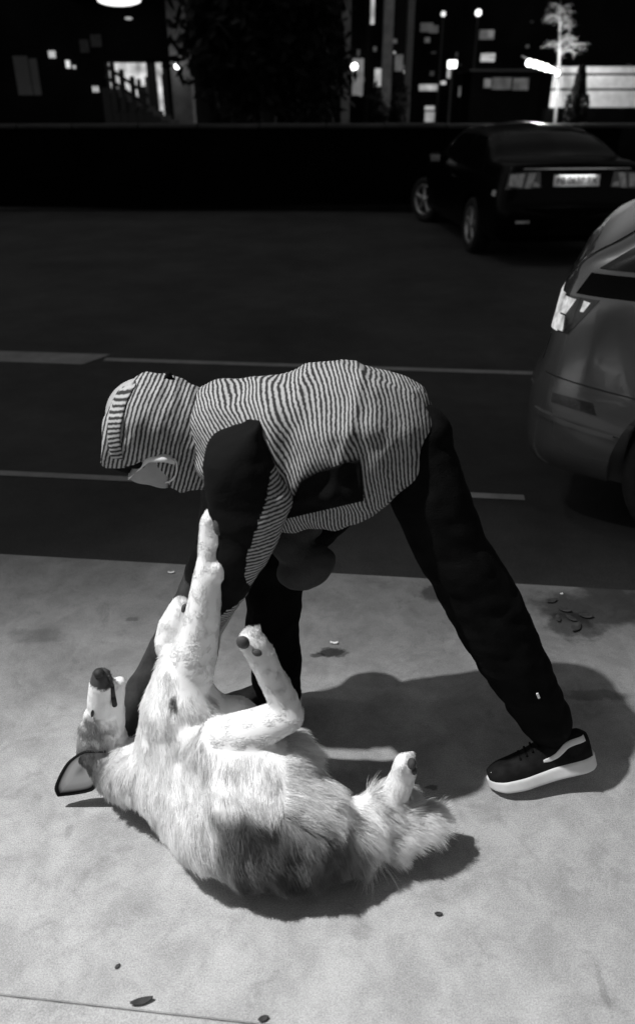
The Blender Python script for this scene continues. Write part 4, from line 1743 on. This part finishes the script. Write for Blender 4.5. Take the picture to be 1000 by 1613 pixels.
def to_ground(u0, v0, u1, y, th, z0=GZ):
    um = (u0 + u1) / 2
    l, r_ = P(u0, v0, y=y)[0], P(u1, v0, y=y)[0]
    t = P(um, v0, y=y)[2]
    return box_mesh(((l + r_) / 2, y + th / 2, (t + z0) / 2), (r_ - l, th, t - z0))


# low wall along the far pavement with pale coping stones
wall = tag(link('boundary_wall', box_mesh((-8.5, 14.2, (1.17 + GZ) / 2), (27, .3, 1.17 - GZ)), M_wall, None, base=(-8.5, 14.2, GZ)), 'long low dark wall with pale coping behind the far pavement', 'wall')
x = -22.0
k_ = 0
while x < 4.8:
    w_ = .9 + .25 * random.random()
    link('coping_stone', box_mesh((x + w_ / 2, 14.2, 1.20 + random.uniform(-.006, .006)), (w_ - .02, .42, .06), .012), M_coping, wall)
    x += w_

# --- left building with stairs and a lit shop window
yb = 22.0
bl = empty('shop_building', (-8, yb, GZ), 'dark shop building on the left with lit window, stairs and canopy lamp', 'building')
zt = 9.0
bx0, bx1 = P(-250, 100, y=yb)[0], P(300, 100, y=yb)[0]
w0, w1_ = P(168, 120, y=yb)[0], P(264, 120, y=yb)[0]
wz0, wz1 = .6, P(215, 94, y=yb)[2]


def wbox(nm, x0, x1, y0, y1, z0, z1, m, parent, bevel=0.0):
    return link(nm, box_mesh(((x0 + x1) / 2, (y0 + y1) / 2, (z0 + z1) / 2), (x1 - x0, y1 - y0, z1 - z0), bevel), m, parent)


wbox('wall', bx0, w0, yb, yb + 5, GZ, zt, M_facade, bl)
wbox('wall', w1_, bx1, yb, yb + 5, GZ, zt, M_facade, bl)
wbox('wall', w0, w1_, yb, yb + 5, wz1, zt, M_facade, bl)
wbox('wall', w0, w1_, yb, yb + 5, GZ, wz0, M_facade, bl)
wi = wbox('window', w0, w1_, yb + .35, yb + .40, wz0, wz1, M_win, bl)
xm = P(237, 120, y=yb)[0]
wbox('mullion', xm - .10, xm + .12, yb + .1, yb + .2, wz0, wz1, M_frame, wi)
wbox('mullion', w1_ - .14, w1_, yb + .1, yb + .2, wz0, wz1, M_frame, wi)
wbox('window_frame', w0, w1_, yb + .1, yb + .2, wz1 - .06, wz1, M_frame, wi)
for (u0, v0, u1, v1) in ((25, 88, 48, 150), (50, 92, 62, 150)):
    link('window', bxm(u0, v0, u1, v1, yb - .03, .05), M_win_dim, bl)
# shelves and goods in the window
for kx in range(7):
    xa = w0 + (w1_ - w0) * (kx + .3) / 7.2
    zz = 1.5 + .5 * random.random()
    wbox('display_item', xa, xa + .09, yb + .22, yb + .3, 1.0, zz + .2, M_frame if kx % 3 == 0 else mat('shop_goods', .2, .8), wi)
# canopy and its lamps
cz = P(190, 22, y=yb - 1.5)[2]
wbox('canopy', P(95, 20, y=yb - 1.5)[0], P(262, 20, y=yb - 1.5)[0], yb - 1.6, yb, cz + .35, cz + .55, M_facade, bl, .03)
bm = bmesh.new()
ball(bm, P(188, 0, y=yb - 1.2), 1, 18, 10, Matrix.Diagonal((.50, .25, .12, 1)))
cl = link('canopy_lamp', bm_mesh(bm), M_bulb_soft, bl, True)
bm = bmesh.new()
ball(bm, P(203, 29, y=yb - 1.2), 1, 16, 8, Matrix.Diagonal((.09, .09, .03, 1)))
link('canopy_lamp', bm_mesh(bm), emit('dim_lamp', .35, 1), bl, True)
# side pillar lit by a wall lamp
pr_ = wbox('pillar', P(268, 100, y=21.4)[0], P(299, 100, y=21.4)[0], 21.4, 21.9, GZ, zt, mat('pillar_render', .22, .9, var=.3, scale=3), bl)
bm = bmesh.new()
ball(bm, P(279, 104, y=21.15), .06, 12, 8)
link('wall_lamp', bm_mesh(bm), emit('wall_lamp_glow', 1, 9), bl, True)
# small lit things on the facade
for (u0, v0, u1, v1, e) in ((77, 80, 87, 91, .5), (104, 95, 110, 107, .8), (115, 103, 119, 108, .5), (146, 136, 149, 145, .5), (151, 136, 155, 145, .5)):
    link('lit_sign', bxm(u0, v0, u1, v1, yb - .08, .05), emit('sign_glow', e, 1), bl)
for (u0, v0, u1, v1) in ((126, 62, 140, 83), (143, 54, 160, 74)):
    link('notice', bxm(u0, v0, u1, v1, yb - .05, .03), mat('dim_notice', .05, .8), bl)

# stairs with a wooden handrail in front of the window
sr = empty('staircase', (float(P(200, 150, y=19)[0]), 19, GZ), 'dark outdoor stairs with post handrail in front of the lit shop window', 'staircase')
for kx in range(9):
    u = 160 + kx * 13.5
    vtop = 138 + kx * 7.5
    link('step', to_ground(u, vtop, u + 13.5, 19.0, 1.3), M_frame, sr)
hr0, hr1 = P(162, 98, y=19.0), P(236, 150, y=19.0)
for kx, (u, vt) in enumerate(((176, 97), (191, 109), (208, 120), (226, 136))):
    a, b = P(u, vt, y=19.0), P(u, 175, y=19.0)
    link('post', box_mesh(((a[0]), 19.0, (a[2] + b[2]) / 2), (.10, .08, a[2] - b[2]), .01), M_frame, sr)
for dv in (0, 17):
    bm = bmesh.new()
    cyl(bm, P(166, 103 + dv, y=18.93), P(236, 152 + dv, y=18.93), .035, .035, 8)
    link('rail', bm_mesh(bm), M_frame, sr)


# --- trees
def leafy(crown_c, crown_r, n, size, seed, lumps=26):
    rg = np.random.default_rng(seed)
    cs = []
    for _ in range(lumps):
        d = rg.normal(0, 1, 3)
        d /= np.linalg.norm(d)
        cs.append(np.array(crown_c) + d * np.array(crown_r) * (.35 + .6 * rg.random()))
    vv, ff = [], []
    for i in range(n):
        c = cs[rg.integers(lumps)]
        p = c + rg.normal(0, .20, 3) * np.array(crown_r)
        a = rg.normal(0, 1, 3)
        a /= np.linalg.norm(a)
        b = np.cross(a, rg.normal(0, 1, 3))
        b /= np.linalg.norm(b)
        s_ = size * (.6 + .8 * rg.random())
        k0 = len(vv)
        vv += [p - a * s_, p + b * s_ * .45, p + a * s_, p - b * s_ * .45 + np.cross(a, b) * s_ * .2]
        ff.append((k0, k0 + 1, k0 + 2, k0 + 3))
    return mesh_from(vv, ff)


def tree(label, base, h, crown_c, crown_r, n, size, seed, trunk_r=.16, group=None):
    t = empty('tree', base, label, 'tree', group)
    bm = bmesh.new()
    b = Vector(base)
    top = b + Vector((0, 0, h))
    chain(bm, [(b, trunk_r), (b + Vector((.04, 0, h * .5)), trunk_r * .75), (top, trunk_r * .45)], 12)
    rg = random.Random(seed)
    for k_ in range(9):
        z0 = b + Vector((0, 0, h * (.45 + .5 * rg.random())))
        d = Vector((rg.uniform(-1, 1) * crown_r[0], rg.uniform(-1, 1) * crown_r[1], rg.uniform(.1, .8) * crown_r[2]))
        chain(bm, [(z0, trunk_r * .4), (z0 + d * .5 + Vector((0, 0, .1)), trunk_r * .22), (z0 + d, trunk_r * .08)], 8)
    link('trunk', bm_mesh(bm), M_bark, t, True)
    link('crown', leafy(crown_c, crown_r, n, size, seed), M_leaf, t)
    return t


tc = P(418, 95, y=16.5)
tree('large dense black tree between the shop window and the columned building', (float(tc[0]), 16.5, GZ), 3.2, (tc[0], 16.5, 3.0), (1.35, 1.2, 2.3), 17000, .13, 11, .2)
tc2 = P(690, 30, y=30)

# --- columned building in the middle
ym = 26.0
bc_ = empty('columned_building', (3, ym, GZ), 'dark columned building in the middle with lit doorways behind pale pillars', 'building')
wbox('wall', P(480, 80, y=ym)[0], P(655, 80, y=ym)[0], ym + 1.2, ym + 6, GZ, zt, M_facade, bc_)
for (u0, u1, tone_) in ((538, 552, .06), (603, 618, .09), (640, 650, .03)):
    wbox('pillar', P(u0, 80, y=ym)[0], P(u1, 80, y=ym)[0], ym, ym + .4, GZ, zt, mat('pillar_stone', tone_, .85, var=.3, scale=4), bc_)
for (u0, v0, u1, v1, e) in ((584, -20, 590, 38, .75), (555, 92, 572, 150, .22), (590, 108, 606, 136, .5), (622, 86, 634, 112, .10), (676, 40, 690, 52, .05)):
    link('lit_doorway' if e < .3 else 'lit_sign', bxm(u0, v0, u1, v1, ym + 1.1, .06), emit('doorway_glow', e, 1, .6, 3), bc_)
for (u, v, r_, e) in ((558, 105, .10, 6), (639, 113, .06, 3), (639, 135, .07, 1.2)):
    bm = bmesh.new()
    ball(bm, P(u, v, y=ym + .7), r_, 12, 8)
    link('door_lamp', bm_mesh(bm), emit('door_lamp_glow', 1, e), bc_, True)
rgl = random.Random(21)
for kx in range(9):
    u, v = rgl.uniform(556, 636), rgl.uniform(60, 150)
    link('lit_pane', bxm(u, v, u + rgl.uniform(2, 6), v + rgl.uniform(3, 12), ym + 1.12, .05), emit('pane_glow', rgl.choice((.05, .1, .25, .6)), 1, .5, 4), bc_)
# people-high dark shapes in front: planters
for i_, (u, v, w_) in enumerate(((600, 148, 26), (630, 140, 30))):
    a = P(u, v, y=24)
    t = empty('shrub', (float(a[0]), 24, GZ), ('low dark shrub in front of the first pale pillar', 'taller dark shrub beside the second pale pillar')[i_], 'shrub', 'shrubs before the columned building')
    link('foliage', leafy((a[0], 24, a[2] * .55), (w_ / 110, .4, a[2] * .55), 900, .09, 40 + i_), M_leaf, t)
    bm = bmesh.new()
    chain(bm, [((float(a[0]), 24, GZ), .04), ((float(a[0]), 24, a[2] * .7), .02)], 8)
    link('stem', bm_mesh(bm), M_bark, t)

# --- street lamps and lit shopfronts far down the street
bf = empty('far_building', (9, 34, GZ), 'far dark building with scattered small lit windows above the black car', 'building')
yf = 36.0
wbox('wall', P(640, 80, y=yf)[0], P(1400, 80, y=yf)[0], yf, yf + 4, GZ, 14, M_facade, bf)
wbox('wall', P(-900, 80, y=yf + 3)[0], P(660, 80, y=yf + 3)[0], yf + 3, yf + 6, GZ, 14, M_facade, bf)
for (u0, v0, u1, v1, e) in ((755, 47, 778, 62, .10), (768, 47, 777, 58, .45), (757, 84, 779, 97, .55), (660, 133, 692, 143, .5), (669, 167, 684, 173, .45), (669, 176, 684, 192, .35), (704, 108, 709, 123, .6), (694, 128, 702, 133, .7), (722, 136, 730, 152, .12), (752, 117, 766, 122, .9), (662, 36, 682, 50, .05), (800, 150, 830, 158, .03)):
    link('window', bxm(u0, v0, u1, v1, yf - .08, .05), emit('far_window_glow', e, 1, .5, 2), bf)
for kx in range(14):
    u, v = rgl.uniform(655, 850), rgl.uniform(5, 165)
    link('window', bxm(u, v, u + rgl.uniform(2, 9), v + rgl.uniform(2, 8), yf - .08, .05), emit('far_pane_glow', rgl.choice((.012, .02, .04, .08, .3)), 1, .6, 3), bf)
# kiosk with a strip of dim windows
kx0 = P(745, 120, y=30)
ki = empty('kiosk', (float(P(790, 150, y=30)[0]), 30, GZ), 'low kiosk with a strip of dim windows behind the black car', 'kiosk')
wbox('wall', P(742, 120, y=30)[0], P(850, 120, y=30)[0], 30, 32, GZ, P(790, 113, y=30)[2], M_facade, ki)
wbox('roof', P(736, 120, y=30)[0], P(856, 120, y=30)[0], 29.7, 32.2, P(790, 113, y=30)[2], P(790, 109, y=30)[2], M_frame, ki)
for (u0, v0, u1, v1, e) in ((762, 124, 773, 138, .16), (775, 122, 805, 141, .07), (808, 123, 832, 142, .09)):
    link('window', bxm(u0, v0, u1, v1, 29.93, .05), emit('kiosk_window_glow', e, 1, .6, 3), ki)
lamp_specs = ((753, 20, 33, .11, 2.5, 'round globe street lamp high above the kiosk', 'far globe'), (698, 22, 33, .085, 1.2, 'dimmer globe street lamp beside the dark tree crown', 'far globe'), (712, 101, 28, .11, 4, 'bright square lantern on a short post behind the black car', 'lantern'))
for (u, v, y, r_, e, lab, _) in lamp_specs:
    a = P(u, v, y=y)
    t = empty('street_lamp', (float(a[0]), y, GZ), lab, 'street lamp', 'lit lamps down the street')
    bm = bmesh.new()
    cyl(bm, (a[0], y, GZ), (a[0], y, a[2] - r_), .05, .035, 10)
    link('pole', bm_mesh(bm), M_frame, t)
    if _ == 'lantern':
        link('lamp_glass', box_mesh(tuple(a), (r_ * 2.4, r_ * 2, r_ * 2), .03), emit('lantern_glow', 1, e), t)
        link('lamp_cap', box_mesh((a[0], a[1], a[2] + r_ * 1.1), (r_ * 2.7, r_ * 2.3, .04), .01), M_frame, t)
    else:
        bm = bmesh.new()
        ball(bm, a, r_, 14, 10)
        link('lamp_globe', bm_mesh(bm), emit('globe_glow', 1, e), t, True)

# --- lit corner at the right: white boards, string lights, spiky tree, clipped cone shrub
yc = 24.0
fe = empty('board_fence', (float(P(950, 172, y=yc)[0]), yc, GZ), 'white horizontal board fence lit by string lights at the right', 'fence')
M_board = mat('white_board', .55, .8, var=.2, scale=4, bump=.2, bscale=20)
vb = [95, 103, 117, 141, 171]
for i_ in range(len(vb) - 1):
    if i_ == 0:
        continue
    l, r_ = P(868, 140, y=yc)[0], P(1200, 140, y=yc)[0]
    t_, b_ = P(950, vb[i_], y=yc)[2], P(950, vb[i_ + 1], y=yc)[2]
    link('board', box_mesh(((l + r_) / 2, yc + random.uniform(0, .012), (t_ + b_) / 2), (r_ - l, .03, abs(t_ - b_) - .05), .012), M_board, fe)
wbox('base_wall', P(862, 140, y=yc)[0], P(1200, 140, y=yc)[0], yc - .05, yc + .3, GZ, P(950, 172, y=yc)[2], M_wall, fe)
for u in (872, 985, 1100):
    xx = P(u, 140, y=yc)[0]
    wbox('post', xx - .05, xx + .05, yc + .03, yc + .12, GZ, P(950, 101, y=yc)[2], M_frame, fe)
sl_ = empty('string_lights', (float(P(855, 105, y=22.5)[0]), 22.5, float(P(855, 105, y=22.5)[2])), 'string of bright bulbs sloping down beside the pale tree trunk', 'string lights')
lp = [P(u, v, y=22.8) for u, v in ((820, 93), (833, 99), (842, 101), (851, 104), (860, 107), (868, 110), (877, 115))]
bm = bmesh.new()
for i_ in range(len(lp) - 1):
    cyl(bm, lp[i_] + np.array([0, 0, .07]), lp[i_ + 1] + np.array([0, 0, .07]), .008, .008, 6)
link('cable', bm_mesh(bm), M_frame, sl_)
for i_, p in enumerate(lp):
    if i_ == 0:
        continue
    bm = bmesh.new()
    ball(bm, p, .085 if i_ < 5 else .06, 12, 8)
    link('bulb', bm_mesh(bm), emit('bulb_glow', 1, 9), sl_, True)
pd = bpy.data.lights.new('string_light_glow', 'POINT')
pd.energy = 420
pd.shadow_soft_size = .2
po = bpy.data.objects.new('string_light_glow', pd)
C.objects.link(po)
po.location = V(P(862, 100, y=22.3))
attach(po, sl_)

# pale spiky tree
a = P(880, 172, y=23.2)
tp = P(882, 2, y=23.2)
t = empty('pale_tree', (float(a[0]), 23.2, GZ), 'pale spiky young tree with white trunk lit by string lights', 'tree')
M_pale = mat('pale_bark', .16, .9, var=.2, scale=20)
bm = bmesh.new()
chain(bm, [((a[0], 23.2, GZ), .045), (P(880, 110, y=23.2), .038), (P(881, 50, y=23.2), .022), (tp, .010)], 10)
link('trunk', bm_mesh(bm), M_pale, t, True)
bm = bmesh.new()
rg = random.Random(4)
for k_ in range(34):
    f = rg.random()
    base_ = Vector(P(880, 92, y=23.2)).lerp(Vector(tp), f)
    L_ = (1 - f * .75) * .72 * rg.uniform(.6, 1.1)
    an = rg.uniform(0, 2 * math.pi)
    d = Vector((math.cos(an), math.sin(an) * .8, rg.uniform(-.05, .35))).normalized()
    p1 = base_ + d * L_ * .55 + Vector((0, 0, .06))
    p2 = base_ + d * L_ + Vector((0, 0, -.10 * L_))
    cyl(bm, base_, p1, .010, .007, 5)
    cyl(bm, p1, p2, .007, .003, 5)
    for s_ in range(9):
        q = base_.lerp(p1, rg.random()) if s_ < 3 else p1.lerp(p2, rg.random())
        e_ = q + (d * .6 + Vector((rg.uniform(-1, 1), rg.uniform(-1, 1), rg.uniform(-1.1, .4)))).normalized() * rg.uniform(.08, .2)
        cyl(bm, q, e_, .004, .0015, 4)
link('crown', bm_mesh(bm), M_pale, t)

a = P(907, 172, y=22.0)
t = empty('cone_shrub', (float(a[0]), 22, GZ), 'dark clipped cone shrub in front of the white board fence', 'shrub')
zt_ = P(907, 103, y=22.0)[2]
rg = np.random.default_rng(9)
vv, ff = [], []
for i in range(2600):
    h = rg.random() ** .8
    z = GZ + .2 + (zt_ - GZ - .2) * h
    r_ = .34 * (1 - h) ** .8 + .05 + (.06 if .55 < h < .7 else 0)
    th = rg.random() * 6.28
    p = np.array([a[0] + r_ * math.cos(th) * (.8 + .3 * rg.random()), 22 + r_ * math.sin(th), z])
    u_ = rg.normal(0, 1, 3)
    u_ /= np.linalg.norm(u_)
    w_ = np.cross(u_, rg.normal(0, 1, 3))
    w_ /= np.linalg.norm(w_)
    k0 = len(vv)
    vv += [p - u_ * .05, p + w_ * .025, p + u_ * .05, p - w_ * .025]
    ff.append((k0, k0 + 1, k0 + 2, k0 + 3))
link('foliage', mesh_from(vv, ff), M_leaf, t)
bm = bmesh.new()
cyl(bm, (a[0], 22, GZ), (a[0], 22, zt_ - .2), .27, .03, 12)
link('stem', bm_mesh(bm), M_leaf, t)

# ================================================================== SMALL THINGS ON THE GROUND
M_paper = mat('paper_scrap', .75, .8, var=.05)
M_dryleaf = mat('dry_leaf', .035, .8, var=.4, scale=60)


def scrap(name, u, v, l, w, ang, label, cat, m, group, curl=.15, z0=0.0):
    p = P(u, v, z=z0)
    n = 6
    bm = bmesh.new()
    rows = []
    for i in range(n + 1):
        s_ = i / n - .5
        ww = w * (1 if m is M_paper else math.sin(math.pi * (i + .35) / (n + .7)) ** .8)
        zc = curl * l * (s_ * 2) ** 2 + .002
        rows.append([bm.verts.new((s_ * l, -ww / 2, zc + .15 * ww)), bm.verts.new((s_ * l, 0, zc)), bm.verts.new((s_ * l, ww / 2, zc + .2 * ww))])
    for i in range(n):
        for j in range(2):
            bm.faces.new((rows[i][j], rows[i + 1][j], rows[i + 1][j + 1], rows[i][j + 1]))
    me_ = bm_mesh(bm)
    me_.transform(Matrix.Rotation(ang, 4, 'Z'))
    o = link(name, me_, m, None, True)
    o.location = V(p)
    o.modifiers.new('thick', 'SOLIDIFY').thickness = .0015
    return tag(o, label, cat, group)


scrap('paper_scrap', 270, 903, .024, .008, .1, 'tiny white paper scrap by the kerb left of the dog', 'litter', M_paper, 'litter on the pavement')
scrap('paper_scrap', 526, 1014, .026, .009, -.1, 'tiny white paper scrap beside the oval dark stain', 'litter', M_paper, 'litter on the pavement')
scrap('paper_scrap', 884, 936, .010, .006, .4, 'speck of white paper by the kerb near the grey car', 'litter', M_paper, 'litter on the pavement')
scrap('dry_leaf', 224, 1579, .046, .015, .25, 'dark curled leaf on the pavement joint at the bottom left', 'leaf', M_dryleaf, 'dead leaves')
scrap('dry_leaf', 415, 1606, .022, .012, .3, 'small dark leaf on the joint at the bottom edge', 'leaf', M_dryleaf, 'dead leaves')
scrap('dry_leaf', 690, 1441, .018, .010, 0, 'tiny dark leaf on the pavement below the dog tail shadow', 'leaf', M_dryleaf, 'dead leaves')
scrap('dry_leaf', 186, 1523, .012, .008, .8, 'tiny dark leaf above the curled leaf at the bottom left', 'leaf', M_dryleaf, 'dead leaves')
for i_, (u, v, l, a_n, lb) in enumerate(((868, 948, .045, .4, 'topmost dead leaf of the dark cluster by the kerb'), (888, 962, .05, -.5, 'dead leaf above the middle of the dark cluster by the kerb'),
                              (906, 990, .06, .9, 'lowest and largest dead leaf of the dark cluster by the kerb'), (922, 972, .05, -.2, 'rightmost dead leaf of the dark cluster by the kerb'),
                              (878, 976, .04, 1.4, 'leftmost low dead leaf of the dark cluster by the kerb'), (899, 976, .045, 2.2, 'crossed dead leaf in the middle of the dark cluster by the kerb'))):
    scrap('dry_leaf', u, v, l, l * .5, a_n, lb, 'leaf', M_dryleaf, 'dead leaves', .12)
